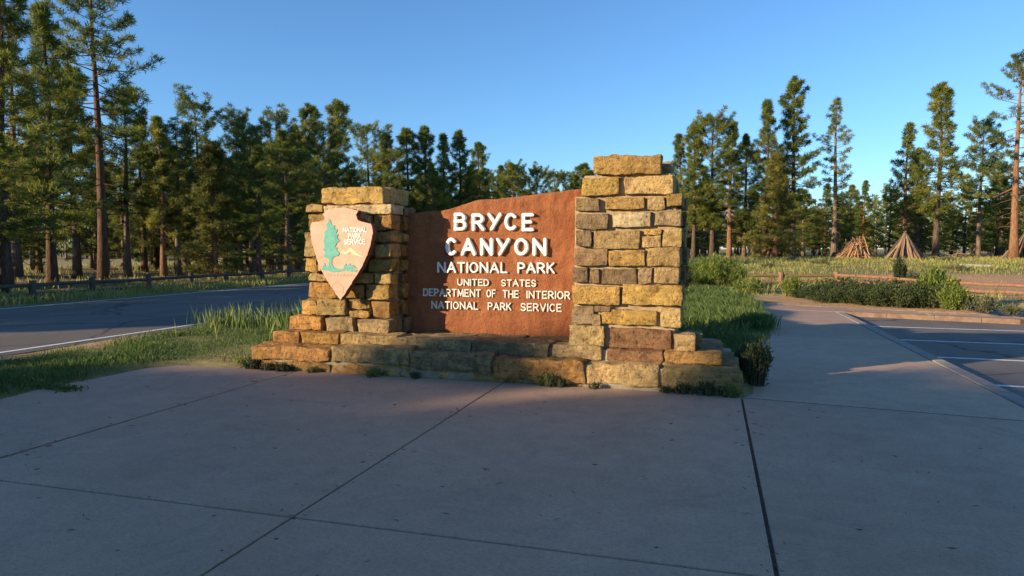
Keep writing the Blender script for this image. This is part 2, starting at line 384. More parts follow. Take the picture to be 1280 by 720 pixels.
def rect(x0, x1, y0, y1): return [(x0, y0), (x1, y0), (x1, y1), (x0, y1)]

# road with its painted lines
road = tag(prism('road', rect(-17.65, -9.6, -120, 260), -0.06, 0.0, M['asphalt']), 'dark asphalt two lane road running past the forest', kind='structure')
def line(name, x0, x1, y0, y1, z, parent):
    me = mesh_py(name, [(x0, y0, z), (x1, y0, z), (x1, y1, z), (x0, y1, z)], [(0, 1, 2, 3)])
    return link(name, me, M['paint'], parent)
line('edge_line', -9.98, -9.87, -120, 260, 0.004, road)
line('edge_line', -17.28, -17.17, -120, 260, 0.004, road)
# plaza slabs with recessed joints
plaza = tag(prism('plaza', rect(-6.6, 2.9, -6, 7.2), -0.08, -0.016, M['joint']), 'grit filled base under the pale concrete slabs of the plaza', kind='structure')
g = 0.009
XB = [-4.9, -2.24, 0.31, 2.87]; YB = [-6.0, -0.7, 3.26, 7.26]
def slab(poly): return prism('slab', poly, -0.14, 0.0, M['concrete'], plaza, 0.006)
slab([(x_ if x_ > -4.95 else -4.9 - g, y_) for x_, y_ in PLAZA_L[:2]] + PLAZA_L[2:6] + [(-6.73, 7.23), (-4.9 - g, 7.26), (-4.9 - g, -6.0)])
for i in range(2):
    for j in range(3):
        slab(rect(XB[i] + g, XB[i + 1] - g, YB[j] + g, YB[j + 1] - g + (0.06 if j == 2 else 0)))
slab([(0.31 + g * 1.6, -6), (2.87 - g, -6), (2.87 - g, 6.91 - g), (0.31 + g * 1.6, 7.24 - g)])
def strip(name, a, b, w, z, mat, parent):
    a, b = Vector(a), Vector(b); t = (b - a).normalized(); nn = Vector((-t.y, t.x)) * w / 2; n = 14; V = []; rg = random.Random(int(a.x * 100))
    for i in range(n + 1):
        q = a.lerp(b, i / n) + nn * rg.uniform(-.5, .5)
        for e_ in (-1, 1): V.append((q.x + nn.x * e_ * rg.uniform(.5, 1.2), q.y + nn.y * e_ * rg.uniform(.5, 1.2), z))
    return link(name, mesh_py(name, V, [(2 * i, 2 * i + 2, 2 * i + 3, 2 * i + 1) for i in range(n)]), mat, parent)
M['grout'] = mat_simple('pale_joint_grout', (0.30, 0.26, 0.22), (0.52, 0.47, 0.41), 30, 0.9, 0.3)
strip('joint_seal', (0.36, 7.235), (2.86, 6.91), 0.026, 0.004, M['grout'], plaza)
strip('hairline_crack', (-4.86, 5.87), (-3.45, 5.85), 0.011, 0.004, M['grout'], plaza)
walk = tag(prism('walkway', rect(1.1, 2.8, 7.3, 18), -0.1, -0.02, M['joint']), 'bed of the long concrete footpath beside the parking lot', kind='structure')
prism('slab', [(0.33, 7.24 + g)] + list(zip(WEX, WEY))[1:6] + [(0.97, 12.6 - g), (2.87 - g, 12.6 - g), (2.87 - g, 6.91 + g)], -0.14, 0.0, M['concrete'], walk, 0.006)
prism('slab', [(0.97, 12.6)] + list(zip(WEX, WEY))[6:] + [(2.87 - g, 18.0), (2.87 - g, 12.6)], -0.14, 0.0, M['concrete'], walk, 0.006)
# cross pavement behind the lot
xpav = tag(prism('pavement', [(1.1, 18.6), (2.86, 18.2), (6.2, 17.3), (6.1, 17.6), (3.0, 18.9), (1.2, 20.2)], -0.1, -0.02, M['joint']), 'narrow concrete pavement curving behind the parking lot', kind='structure')
prism('slab', [(1.0, 18.36), (2.87, 18.01), (3.3, 18.02), (3.35, 19.15), (2.6, 19.4), (1.3, 20.3), (0.7, 21.4), (-0.6, 22.3), (-0.8, 21.9), (0.4, 20.9)], -0.14, 0.003, M['concrete'], xpav, 0.006)
prism('slab', [(3.32, 18.06), (4.84, 17.58), (4.88, 18.5), (3.37, 19.14)], -0.14, 0.0, M['concrete'], xpav, 0.006)
prism('slab', [(4.86, 17.57), (6.3, 17.14), (6.55, 17.3), (6.52, 17.72), (4.9, 18.49)], -0.14, 0.0, M['concrete'], xpav, 0.006)
# parking lot, kerbs, stripes
lot = tag(prism('parking_lot', [(2.95, -30), (60, -30), (60, 22.5), (2.95, 22.5)], -0.16, -0.10, M['asphalt']), 'dark asphalt parking lot with white bay lines', kind='structure')
for yy in (4.9, 7.05, 9.2, 11.4, 13.45, 15.67):
    me = mesh_py('bay_line', [(3.14, yy, -0.096), (9.0, yy - 0.25, -0.096), (9.0, yy - 0.15, -0.096), (3.14, yy + 0.10, -0.096)], [(0, 1, 2, 3)])
    link('bay_line', me, M['paint'], lot)
me = mesh_py('bay_line', [(7.6, 19.6, -0.096), (14.0, 19.2, -0.096), (14.0, 19.3, -0.096), (7.6, 19.7, -0.096)], [(0, 1, 2, 3)]); link('bay_line', me, M['paint'], lot)
kerb = tag(empty('kerb', (2.97, 5, 0)), 'flush concrete kerb between the footpath and the parking lot', kind='structure')
yy = -6.0
while yy < 17.7:
    y2 = min(yy + 2.05, 17.9)
    me_o = prism('kerb_block', rect(2.885 - 2.97, 3.06 - 2.97, yy + 0.008 - 5, y2 - 0.008 - 5), -0.2, 0.004, M['kerb'], kerb, 0.018); yy = y2
bk = tag(empty('kerb', (4.6, 17.5, 0)), 'worn reddish kerb along the back edge of the parking lot', kind='structure')
bp = [(3.075, 17.93), (3.95, 17.74), (4.85, 17.44), (5.7, 17.2), (6.35, 16.98), (6.62, 17.1), (6.72, 17.45), (6.6, 17.8)]
for i in range(len(bp) - 1):
    a, b = Vector(bp[i]), Vector(bp[i + 1]); t = (b - a).normalized(); nrm = Vector((-t.y, t.x)) * 0.12
    a2, b2 = a + t * 0.004, b - t * 0.004
    prism('kerb_block', [(q.x - 4.6, q.y - 17.5) for q in (a2, b2, b2 + nrm, a2 + nrm)], -0.2, 0.012, M['redkerb'], bk, 0.015)

# ------------------------------------------------------------------ rough stones
def lattice_axis(s, r, res):
    n = max(2, int(round((s - 2 * r) / res)))
    a = [-s / 2, -s / 2 + r * 0.35] + list(np.linspace(-s / 2 + r, s / 2 - r, n + 1)) + [s / 2 - r * 0.35, s / 2]
    return a

def rock_mesh(sx, sy, sz, seed, r=0.022, amp=0.011, res=0.034, mapz=None, taper=0.05, smooth=True, name='stone'):
    rg = random.Random(seed)
    r = min(r, sx * 0.3, sy * 0.3, sz * 0.3)
    ax, ay, az = lattice_axis(sx, r, res), lattice_axis(sy, r, res * 1.6), lattice_axis(sz, r, res)
    nx, ny, nz = len(ax) - 1, len(ay) - 1, len(az) - 1
    idx = {}; V = []; Fc = []
    t1, t2, t3 = (rg.uniform(-taper, taper) for _ in range(3))
    off = Vector((seed * 3.17 % 91, seed * 1.71 % 57, seed * 0.93 % 33))
    def vid(i, j, k_):
        key = (i, j, k_)
        if key in idx: return idx[key]
        p = Vector((ax[i], ay[j], az[k_]))
        q = Vector((max(-sx / 2 + r, min(sx / 2 - r, p.x)), max(-sy / 2 + r, min(sy / 2 - r, p.y)), max(-sz / 2 + r, min(sz / 2 - r, p.z))))
        d = p - q
        if d.length > 1e-9: p = q + d * (r / max(d.length, r)) if d.length > r else p
        p.x *= 1 + t1 * p.z / max(sz, 0.1); p.z *= 1 + t2 * p.x / max(sx, 0.1) * 0.7; p.z += t3 * 0.4 * p.x * 0.1
        if mapz: p = mapz(p)
        elif j == 0 or j == ny:
            p.y += 0.55 * amp * noise.noise(Vector((p.x * 3 + seed, 1.7, p.z * 34))) + 0.8 * amp * abs(noise.noise(Vector((p.x * 7 + seed, 5.1, p.z * 12))))
        nv = noise.noise_vector(p * 3.2 + off) * amp * (1.5 if mapz is None else 0) + noise.noise_vector(p * 8.0 + off) * amp * 0.9 + noise.noise_vector(p * 19.0 + off) * amp * 0.6 + noise.noise_vector(p * 45.0 + off) * amp * 0.35
        p = p + nv
        idx[key] = len(V); V.append(p); return idx[key]
    for i in range(nx):
        for k_ in range(nz):
            Fc.append((vid(i, 0, k_), vid(i + 1, 0, k_), vid(i + 1, 0, k_ + 1), vid(i, 0, k_ + 1)))
            Fc.append((vid(i, ny, k_), vid(i, ny, k_ + 1), vid(i + 1, ny, k_ + 1), vid(i + 1, ny, k_)))
        for j in range(ny):
            Fc.append((vid(i, j, nz), vid(i + 1, j, nz), vid(i + 1, j + 1, nz), vid(i, j + 1, nz)))
            Fc.append((vid(i, j, 0), vid(i, j + 1, 0), vid(i + 1, j + 1, 0), vid(i + 1, j, 0)))
    for j in range(ny):
        for k_ in range(nz):
            Fc.append((vid(0, j, k_), vid(0, j, k_ + 1), vid(0, j + 1, k_ + 1), vid(0, j + 1, k_)))
            Fc.append((vid(nx, j, k_), vid(nx, j + 1, k_), vid(nx, j + 1, k_ + 1), vid(nx, j, k_ + 1)))
    return mesh_py(name, V, Fc, smooth)

OCH = (0.52, 0.33, 0.105); TAN = (0.54, 0.375, 0.165); PAL = (0.64, 0.49, 0.27); BRN = (0.32, 0.215, 0.115); GRY = (0.40, 0.285, 0.15); RST = (0.34, 0.185, 0.09); ORG = (0.44, 0.24, 0.08)
scount = [0]
def stone(parent, x0, x1, z0, z1, y0, y1, col, lichen=0.1, amp=0.011, r=0.022, rot=0.0):
    r = r * 0.5; amp = amp * 1.1
    """box in metres, world; the parent has an identity transform apart from its location"""
    scount[0] += 1
    c = Vector(((x0 + x1) / 2, (y0 + y1) / 2, (z0 + z1) / 2))
    me = rock_mesh(x1 - x0, y1 - y0, z1 - z0, scount[0] * 7 + 3, r, amp)
    o = link('stone', me, M['stone'], parent, c - ploc(parent))
    jv = rnd.uniform(0.72, 1.15)
    o.color = (col[0] * jv * rnd.uniform(.95, 1.05), col[1] * jv, col[2] * jv * rnd.uniform(.9, 1.1), lichen)
    o.rotation_euler = (0, rot, 0)
    return o
def ploc(p):
    v = Vector((0, 0, 0))
    while p is not None: v += p.location; p = p.parent
    return v

sign = tag(empty('park_entrance_sign', (-2.6, 8.1, 0)), 'stone park entrance sign with two pillars, red brown lettered panel and arrowhead emblem', 'entrance sign')
SP = sign.location.copy()
def core(name, boxes, mat, rough=0.004):
    V = []; Fc = []
    for (x0, x1, y0, y1, z0, z1) in boxes:
        me = rock_mesh(x1 - x0, y1 - y0, z1 - z0, int(abs(x0 * 100)) + 5, 0.012, rough, 0.12, taper=0.0)
        b = len(V); cc = Vector(((x0 + x1) / 2, (y0 + y1) / 2, (z0 + z1) / 2)) - SP
        V += [v.co + cc for v in me.vertices]; Fc += [tuple(i + b for i in p.vertices) for p in me.polygons]
        bpy.data.meshes.remove(me)
    return link(name, mesh_py(name, V, Fc, True), mat, sign)

# plinth: two stepped courses of stone on a mortar core
plinth = core('plinth', [(-5.40, 0.25, 7.345, 9.15, -0.06, 0.235), (-5.32, 0.07, 7.60, 8.95, 0.23, 0.372)], M['mortarD'])
BASE = [(-556, -445, 13, 30), (-443, -340, 13, 33), (-337, -238, 10, 30), (-235, -131, 3, 28), (-129, -51, 4, 26), (-49, 31, 3, 26),
        (-544, -446, -4, 11), (-444, -389, -4, 11), (-387, -340, -4, 12), (-336, -264, -4, 8), (-262, -217, -5, 9), (-216, -132, -5, 2)]
BC = [ORG, TAN, GRY, ORG, TAN, TAN, ORG, ORG, TAN, TAN, TAN, ORG]
BL = [0.2, 0.6, 0.75, 0.5, 0.35, 0.25, 0.1, 0.15, 0.3, 0.3, 0.4, 0.15]
for (a, b, c_, d), col, li in zip(BASE, BC, BL):
    top = c_ > 0
    stone(plinth, a / 100, b / 100, c_ / 100, d / 100, 7.29 + rnd.uniform(-.015, .02) + (0.0 if top else 0.035), 7.70 if top else 7.62, col, li, 0.016, 0.04)
for (y0, y1, zt) in ((7.72, 8.3, 0.25), (8.32, 8.85, 0.24)):        # right and left returns of the lower course
    stone(plinth, -0.45, 0.30, 0.0, zt, y0, y1, TAN, 0.5, 0.015, 0.035)
    stone(plinth, -5.55, -5.0, 0.0, zt + 0.02, y0, y1, ORG, 0.3, 0.015, 0.035)
SECOND = [(-543, -504, 31, 45), (-501, -448, 31, 45), (-445, -368, 31, 45), (-366, -272, 28, 43), (-269, -177, 26, 42), (-174, -116, 26, 41), (-111, -49, 26, 39), (-47, 13, 27, 39)]
SC = [ORG, ORG, TAN, TAN, GRY, TAN, RST, ORG]; SL = [0.1, 0.1, 0.3, 0.65, 0.75, 0.5, 0.3, 0.25]
for (a, b, c_, d), col, li in zip(SECOND, SC, SL):
    stone(plinth, a / 100, b / 100, c_ / 100, d / 100, 7.55 + rnd.uniform(-.012, .015), 7.97 if a > -380 and b < -150 else 7.86, col, li, 0.011, 0.025)
for a, b in ((-366, -290), (-286, -225), (-221, -160)):             # flat slabs behind the front course, under the panel
    stone(plinth, a / 100, b / 100, 0.30, 0.405, 7.99, 8.42, GRY, 0.7, 0.008, 0.02)
stone(plinth, -0.42, 0.14, 0.27, 0.385, 7.88, 8.45, GRY, 0.5, 0.011, 0.025)
stone(plinth, -0.40, 0.12, 0.27, 0.38, 8.47, 8.9, TAN, 0.5, 0.011, 0.025)
stone(plinth, -5.42, -5.0, 0.31, 0.44, 7.88, 8.4, ORG, 0.2, 0.011, 0.025)

# right pillar
RP = [(-127, -55, 233, 254), (-142, -100, 210, 230), (-94, -41, 211, 230), (-149, -122, 194, 208), (-115, -73, 195, 208), (-69, -50, 194, 208), (-48, -32, 197, 210), (-149, -112, 173, 190), (-107, -65, 175, 191), (-62, -32, 176, 193), (-148, -131, 154, 172), (-129, -76, 151, 171), (-72, -53, 167, 173), (-74, -53, 153, 165), (-51, -32, 153, 174), (-150, -113, 132, 151), (-111, -71, 132, 149), (-68, -33, 132, 152), (-152, -135, 114, 130), (-133, -121, 113, 128), (-119, -80, 111, 129), (-78, -63, 112, 129), (-61, -34, 113, 130), (-152, -98, 88, 109), (-95, -30, 89, 111), (-153, -128, 65, 86), (-127, -110, 79, 85), (-128, -119, 65, 77), (-118, -58, 66, 82), (-54, -32, 65, 85), (-156, -115, 40, 64), (-109, -41, 40, 62)]
RC = [OCH, OCH, TAN, BRN, OCH, TAN, OCH, GRY, PAL, GRY, BRN, TAN, OCH, TAN, TAN, BRN, OCH, TAN, BRN, BRN, BRN, GRY, TAN, OCH, OCH, GRY, BRN, GRY, OCH, TAN, TAN, RST]
pillar = core('pillar', [(-1.51, -0.38, 7.72, 8.60, 0.37, 2.10), (-1.40, -0.44, 7.72, 8.58, 2.09, 2.335)], M['mortar'])
for (a, b, c_, d), col in zip(RP, RC):
    edge_r = b >= -36; edge_l = a <= -147
    dp = 0.30 if not (edge_r or edge_l) else rnd.choice((0.26, 0.36, 0.44))
    yb = 7.655 + rnd.uniform(-0.02, 0.012)
    if d >= 233:
        stone(pillar, a / 100, b / 100, c_ / 100, d / 100, 7.63, 8.22, col, 0.08, 0.016, 0.035)
        stone(pillar, a / 100 + 0.05, b / 100 + 0.08, c_ / 100, d / 100 - 0.02, 8.235, 8.66, TAN, 0.15, 0.016, 0.035); continue
    if c_ > 209:
        stone(pillar, a / 100, b / 100, c_ / 100, d / 100, yb, 8.1, col, 0.1, 0.012, 0.028)
        stone(pillar, a / 100, b / 100 + 0.02, c_ / 100, d / 100, 8.12, 8.66, TAN, 0.2, 0.012, 0.028); continue
    stone(pillar, a / 100, b / 100, c_ / 100, d / 100, yb, yb + dp, col, 0.28 if col in (BRN, GRY) else 0.1, 0.010, 0.02, rnd.uniform(-.006, .006))
    if edge_r:   # right flank behind the corner stone
        ys = yb + dp + 0.02
        while ys < 8.55:
            ye = min(ys + rnd.uniform(0.25, 0.5), 8.66)
            if 8.66 - ye < 0.12: ye = 8.66
            stone(pillar, -0.58, -0.335 + rnd.uniform(-.03, .06), c_ / 100, d / 100, ys, ye, rnd.choice((TAN, GRY, OCH, BRN)), 0.25, 0.014, 0.025); ys = ye + 0.02
    if edge_l:
        ys = yb + dp + 0.02
        stone(pillar, a / 100 + 0.01, a / 100 + 0.25, c_ / 100, d / 100, ys, min(ys + 0.4, 8.37), rnd.choice((TAN, GRY, BRN)), 0.25, 0.01, 0.02)
stone(pillar, -0.385, -0.16, 0.395, 0.58, 7.62, 7.86, TAN, 0.2, 0.008, 0.012)
stone(pillar, -0.30, -0.10, 0.395, 0.56, 7.88, 8.3, GRY, 0.3, 0.012, 0.02)

# left pillar
LP_ = [(-491, -400, 210, 230), (-515, -490, 199, 208), (-487, -390, 196, 207), (-511, -486, 175, 197), (-483, -446, 175, 194), (-444, -418, 175, 194), (-416, -390, 175, 194), (-515, -500, 142, 172), (-498, -458, 159, 172), (-456, -416, 159, 172), (-414, -391, 160, 172), (-498, -446, 141, 157), (-444, -414, 141, 157), (-412, -391, 140, 157), (-513, -496, 120, 138), (-494, -458, 122, 138), (-456, -428, 122, 138), (-423, -391, 122, 138), (-513, -487, 109, 118), (-484, -447, 107, 120), (-445, -415, 107, 120), (-413, -392, 107, 120), (-512, -471, 87, 106), (-468, -430, 87, 104), (-426, -394, 86, 105), (-524, -502, 64, 83), (-498, -457, 64, 84), (-453, -424, 73, 84), (-451, -423, 62, 71), (-419, -394, 63, 84)]
lpil = core('pillar', [(-5.04, -3.99, 8.02, 8.83, 0.40, 2.06), (-4.86, -4.04, 7.97, 8.6, 2.05, 2.11)], M['mortarD'])
for (a, b, c_, d) in LP_:
    col = rnd.choice((OCH, OCH, TAN, ORG, TAN))
    edge_r = b >= -401; edge_l = a <= -505
    yb = 7.90 + rnd.uniform(-0.05, 0.035)
    if d >= 230:
        stone(lpil, a / 100, b / 100, c_ / 100, d / 100, 7.88, 8.66, OCH, 0.12, 0.016, 0.035); continue
    if d >= 207 and b > -400: stone(lpil, a / 100, b / 100, c_ / 100, d / 100, 7.885, 8.25, PAL, 0.08, 0.010, 0.018)
    else: stone(lpil, a / 100, b / 100, c_ / 100, d / 100, yb, yb + (0.3 if not edge_r else rnd.uniform(.22, .34)), col, 0.15, 0.014, 0.024, rnd.uniform(-.01, .01))
    if edge_r:
        ys = (yb if d < 207 else 7.95) + 0.36
        while ys < 8.75:
            ye = min(ys + rnd.uniform(0.16, 0.34), 8.86)
            if 8.86 - ye < 0.1: ye = 8.86
            stone(lpil, -4.16, -3.915 + rnd.uniform(-.03, .02), c_ / 100, d / 100 - rnd.uniform(0, .02), ys, ye, rnd.choice((TAN, OCH, BRN, ORG)), 0.3, 0.013, 0.022); ys = ye + 0.022
    if edge_l:
        ys = yb + 0.36
        while ys < 8.75:
            ye = min(ys + rnd.uniform(0.2, 0.4), 8.86)
            stone(lpil, a / 100 + rnd.uniform(0, .03), a / 100 + 0.25, c_ / 100, d / 100, ys, ye, rnd.choice((TAN, OCH, ORG)), 0.2, 0.013, 0.022); ys = ye + 0.025
for (a, b, c_, d), col, li in zip([(-537, -489, 44, 62), (-482, -442, 44, 62), (-435, -391, 43, 61)], (ORG, GRY, GRY), (0.1, 0.3, 0.6)):
    stone(lpil, a / 100, b / 100, c_ / 100, d / 100, 7.82, 8.2, col, li, 0.012, 0.024)
for y0, y1 in ((8.22, 8.5), (8.53, 8.85)):
    stone(lpil, -4.25, -3.86, 0.42, 0.60, y0, y1, GRY, 0.5, 0.012, 0.024)
    stone(lpil, -5.36, -5.05, 0.44, 0.62, y0, y1, ORG, 0.1, 0.012, 0.024)

# ------------------------------------------------------------------ lettered panel
PT = [(-3.98, 1.985), (-3.75, 1.99), (-3.603, 2.012), (-3.45, 2.008), (-3.331, 2.028), (-3.20, 2.062), (-3.107, 2.093), (-2.98, 2.128), (-2.887, 2.145), (-2.65, 2.152), (-2.456, 2.167), (-2.25, 2.19), (-2.037, 2.208), (-1.832, 2.228), (-1.48, 2.262)]
PX = [p[0] for p in PT]; PZ = [p[1] for p in PT]
pc = Vector((-2.74, 8.50, 1.3))
def pmap(p):
    xw = p.x + pc.x; t = (p.z + 0.93) / 1.86
    top = float(np.interp(xw, PX, PZ)); q = Vector((p.x, p.y, 0.37 + t * (top - 0.37) - pc.z))
    # coarse chiselled relief, stronger towards the top right
    if p.y < 0:
        am = 0.010 + 0.016 * max(0, min(1, t * 1.4 - 0.7)) 
        q.y += am * noise.noise(Vector((xw * 7, 3, q.z * 7))) + am * 0.7 * noise.noise(Vector((xw * 19, 8, q.z * 19)))
    return q
panel = link('sign_panel', rock_mesh(2.46, 0.20, 1.86, 71, 0.02, 0.006, 0.026, pmap, 0.0), M['panel'], sign, pc - SP)
panel['label'] = 'rough red brown slab with white raised lettering'

# hand cut letters: strokes in a unit box
def arc(cx, cy, rx, ry, a0, a1, n=9):
    return [(cx + rx * math.cos(R(a0 + (a1 - a0) * i / n)), cy + ry * math.sin(R(a0 + (a1 - a0) * i / n))) for i in range(n + 1)]
GL = {
 'A': (1.05, [[(0, 0), (0.5, 1)], [(0.5, 1), (1, 0)], [(0.2, 0.33), (0.8, 0.33)]]),
 'B': (0.85, [[(0, 0), (0, 1)], [(0, 1), (0.55, 1)] + arc(0.55, 0.77, 0.36, 0.23, 90, -90, 8) + [(0, 0.54)], [(0.1, 0.54), (0.6, 0.54)] + arc(0.6, 0.27, 0.4, 0.27, 90, -90, 8) + [(0, 0)]]),
 'C': (0.9, [arc(0.55, 0.5, 0.55, 0.5, 48, 312, 16)]),
 'D': (0.9, [[(0, 0), (0, 1)], [(0, 1), (0.45, 1)] + arc(0.45, 0.5, 0.55, 0.5, 90, -90, 12) + [(0, 0)]]),
 'E': (0.75, [[(0, 0), (0, 1)], [(0, 1), (1, 1)], [(0, 0.52), (0.8, 0.52)], [(0, 0), (1, 0)]]),
 'F': (0.72, [[(0, 0), (0, 1)], [(0, 1), (1, 1)], [(0, 0.52), (0.8, 0.52)]]),
 'H': (0.9, [[(0, 0), (0, 1)], [(1, 0), (1, 1)], [(0, 0.5), (1, 0.5)]]),
 'I': (0.0, [[(0, 0), (0, 1)]]),
 'K': (0.85, [[(0, 0), (0, 1)], [(0.95, 1), (0.03, 0.42)], [(0.32, 0.6), (1, 0)]]),
 'L': (0.7, [[(0, 1), (0, 0)], [(0, 0), (1, 0)]]),
 'M': (1.1, [[(0, 0), (0.05, 1)], [(0.05, 1), (0.5, 0.15)], [(0.5, 0.15), (0.95, 1)], [(0.95, 1), (1, 0)]]),
 'N': (0.95, [[(0, 0), (0, 1)], [(0, 1), (1, 0)], [(1, 0), (1, 1)]]),
 'O': (1.0, [arc(0.5, 0.5, 0.5, 0.5, 90, 450, 20)]),
 'P': (0.8, [[(0, 0), (0, 1)], [(0, 1), (0.5, 1)] + arc(0.55, 0.73, 0.45, 0.27, 90, -90, 8) + [(0, 0.46)]]),
 'R': (0.88, [[(0, 0), (0, 1)], [(0, 1), (0.5, 1)] + arc(0.52, 0.74, 0.42, 0.26, 90, -90, 8) + [(0, 0.48)], [(0.45, 0.48), (1, 0)]]),
 'S': (0.82, [arc(0.5, 0.75, 0.46, 0.25, 25, 270, 11) + arc(0.5, 0.25, 0.48, 0.25, 90, -155, 11)]),
 'T': (0.85, [[(0, 1), (1, 1)], [(0.5, 1), (0.5, 0)]]),
 'U': (0.9, [[(0, 1), (0, 0.42)] + arc(0.5, 0.42, 0.5, 0.42, 180, 360, 12) + [(1, 1)]]),
 'V': (0.95, [[(0, 1), (0.5, 0)], [(0.5, 0), (1, 1)]]),
 'Y': (0.95, [[(0, 1), (0.5, 0.42)], [(1, 1), (0.22, 0.0)]]),
}
def sweep(strokes, hw, depth, flat=0.72, back=0.004):
    """raised round-ended strokes; x,z in the plane, front towards -y"""
    V = []; Fc = []
    for si, st in enumerate(strokes):
        P = [Vector(p) for p in st]
        closed = (P[0] - P[-1]).length < 1e-6
        dd = depth - 0.0007 * si
        prof = [(-1.0, -back), (-1.0, dd * 0.62), (-flat, dd), (flat, dd), (1.0, dd * 0.62), (1.0, -back)]
        rings = []
        n = len(P)
        def tang(i):
            if closed: a, b = P[(i - 1) % (n - 1)], P[(i + 1) % (n - 1)]
            else: a, b = P[max(i - 1, 0)], P[min(i + 1, n - 1)]
            return (b - a).normalized()
        if not closed:
            t = tang(0)
            for an in (88, 55, 28): rings.append((P[0] - t * hw * math.sin(R(an)), t, math.cos(R(an))))
        for i in range(n - 1 if closed else n): rings.append((P[i], tang(i), 1.0))
        if not closed:
            t = tang(n - 1)
            for an in (28, 55, 88): rings.append((P[-1] + t * hw * math.sin(R(an)), t, math.cos(R(an))))
        b0 = len(V); m = len(prof)
        for (p, t, s) in rings:
            nn = Vector((-t.y, t.x))
            for (l_, h_) in prof:
                q = p + nn * (l_ * hw * s); V.append((q.x, -h_, q.y))
        L_ = len(rings)
        for i in range(L_ if closed else L_ - 1):
            i2 = (i + 1) % L_
            for k_ in range(m - 1): Fc.append((b0 + i * m + k_, b0 + i2 * m + k_, b0 + i2 * m + k_ + 1, b0 + i * m + k_ + 1))
        if not closed:
            Fc.append(tuple(b0 + k_ for k_ in range(m))); Fc.append(tuple(b0 + (L_ - 1) * m + k_ for k_ in range(m))[::-1])
    bm = bmesh.new()
    bv = [bm.verts.new(v) for v in V]
    for f in Fc:
        try: bm.faces.new([bv[i] for i in f])
        except ValueError: pass
    bmesh.ops.recalc_face_normals(bm, faces=bm.faces[:])
    me = bpy.data.meshes.new('letter'); bm.to_mesh(me); bm.free(); return me

def word(parent, text, x0, x1, z0, z1, y, hw, depth, mat):
    """letters filling a box, metres, world"""
    H = z1 - z0 - 2 * hw
    ws = [GL[c][0] for c in text]; gap = 0.42
    tot = sum(ws) + gap * (len(text) - 1)
    sc = (x1 - x0 - 2 * hw) / max(tot, 0.01); x_ = x0 + hw
    if len(text) == 1: sc = (x1 - x0 - 2 * hw) / ws[0]
    for c, w in zip(text, ws):
        wv = max(w, 0.001) * sc
        jx, jz = rnd.uniform(-.03, .03) * hw * 4, rnd.uniform(-.1, .1) * hw
        strokes = [[(p[0] * wv + rnd.uniform(-.06, .06) * hw * 0, p[1] * H) for p in st] for st in GL[c][1]]
        me = sweep(strokes, hw * rnd.uniform(0.95, 1.05), depth)
        o = link('letter', me, mat, parent, Vector((x_ + jx, y, z0 + hw + jz)) - ploc(parent))
        o.rotation_euler = (0, rnd.uniform(-.015, .015), 0)
        x_ += wv + gap * sc
YF = 8.40
for t in [('B', -324, -306, 174, 198), ('R', -299, -281, 174, 197), ('Y', -277, -258, 174, 197), ('C', -255, -238, 174, 197), ('E', -232, -216, 173, 196.5),
          ('C', -336, -320, 142, 166), ('A', -314, -293, 142, 165), ('N', -288, -270, 142, 165), ('Y', -266, -247, 142, 165), ('O', -242, -223, 142, 165), ('N', -218, -199, 142, 165)]:
    word(panel, t[0], *[q / 100 for q in t[1:]], YF, 0.0245, 0.050, M['white'])
for t in [('NATIONAL', -348, -251, 119.5, 134), ('PARK', -238, -189, 119.8, 134)]: word(panel, t[0], *[q / 100 for q in t[1:]], YF, 0.0125, 0.030, M['white'])
for t in [('UNITED', -320, -276, 102.6, 112), ('STATES', -260, -213, 102.6, 112), ('DEPARTMENT', -369, -287, 88, 98.5), ('OF', -280, -267, 88, 98.5), ('THE', -258, -236, 87.8, 98.2), ('INTERIOR', -226, -169, 87.6, 98),
          ('NATIONAL', -357, -291, 71.5, 82), ('PARK', -278, -246, 71.7, 82), ('SERVICE', -234, -180, 71.5, 82)]:
    word(panel, t[0], *[q / 100 for q in t[1:]], YF, 0.0088, 0.020, M['ivory'])

# ------------------------------------------------------------------ arrowhead emblem
AR = [(-469, 200), (-460, 202), (-444, 203), (-434, 201), (-425, 198), (-428, 193), (-426, 187), (-417, 184), (-408, 182), (-406, 179), (-405, 170), (-408, 157), (-413, 143), (-421, 128), (-433, 111), (-445, 94), (-452, 86), (-459, 94), (-471, 111), (-482, 128), (-488, 145), (-493, 162), (-494, 180), (-491, 185), (-480, 186), (-474, 187), (-473, 191), (-476, 195)]
TREE = [(-467, 189), (-464, 186), (-463, 182), (-458, 181), (-459, 178), (-454, 175), (-457, 171), (-453, 169), (-455, 165), (-451, 161), (-456, 158), (-458, 154), (-455, 153), (-456, 150), (-452, 146), (-454, 142), (-458, 142), (-461, 140), (-463, 137), (-463, 131), (-460, 127), (-449, 125.5), (-433, 126), (-427, 124), (-430, 122), (-447, 123), (-461, 121), (-479, 124), (-476, 129), (-474, 133), (-472, 129), (-468, 130), (-468, 138), (-474, 140), (-475, 143), (-473, 147), (-476, 150), (-473, 154), (-475, 160), (-473, 166), (-474, 172), (-469, 176), (-471, 182), (-468, 184)]
BUSH = [(-447, 125.2), (-446, 130), (-443, 132.5), (-442, 129), (-438, 133), (-436, 130), (-433, 131.5), (-428, 126.4), (-433, 126.6)]
MOUNT = [(-451, 146.3), (-446, 149), (-444, 147), (-436, 152), (-430, 148), (-425, 144), (-417, 140), (-428, 143), (-434, 145), (-436, 148), (-441, 144), (-446, 145)]
def refine(poly, seg, jit, seed):
    rg = random.Random(seed); out = []
    n = len(poly)
    for i in range(n):
        a, b = Vector(poly[i]), Vector(poly[(i + 1) % n]); m = max(1, int((b - a).length / seg))
        for q in range(m):
            p = a + (b - a) * (q / m); out.append((p.x + rg.uniform(-jit, jit), p.y + rg.uniform(-jit, jit)))
    return out
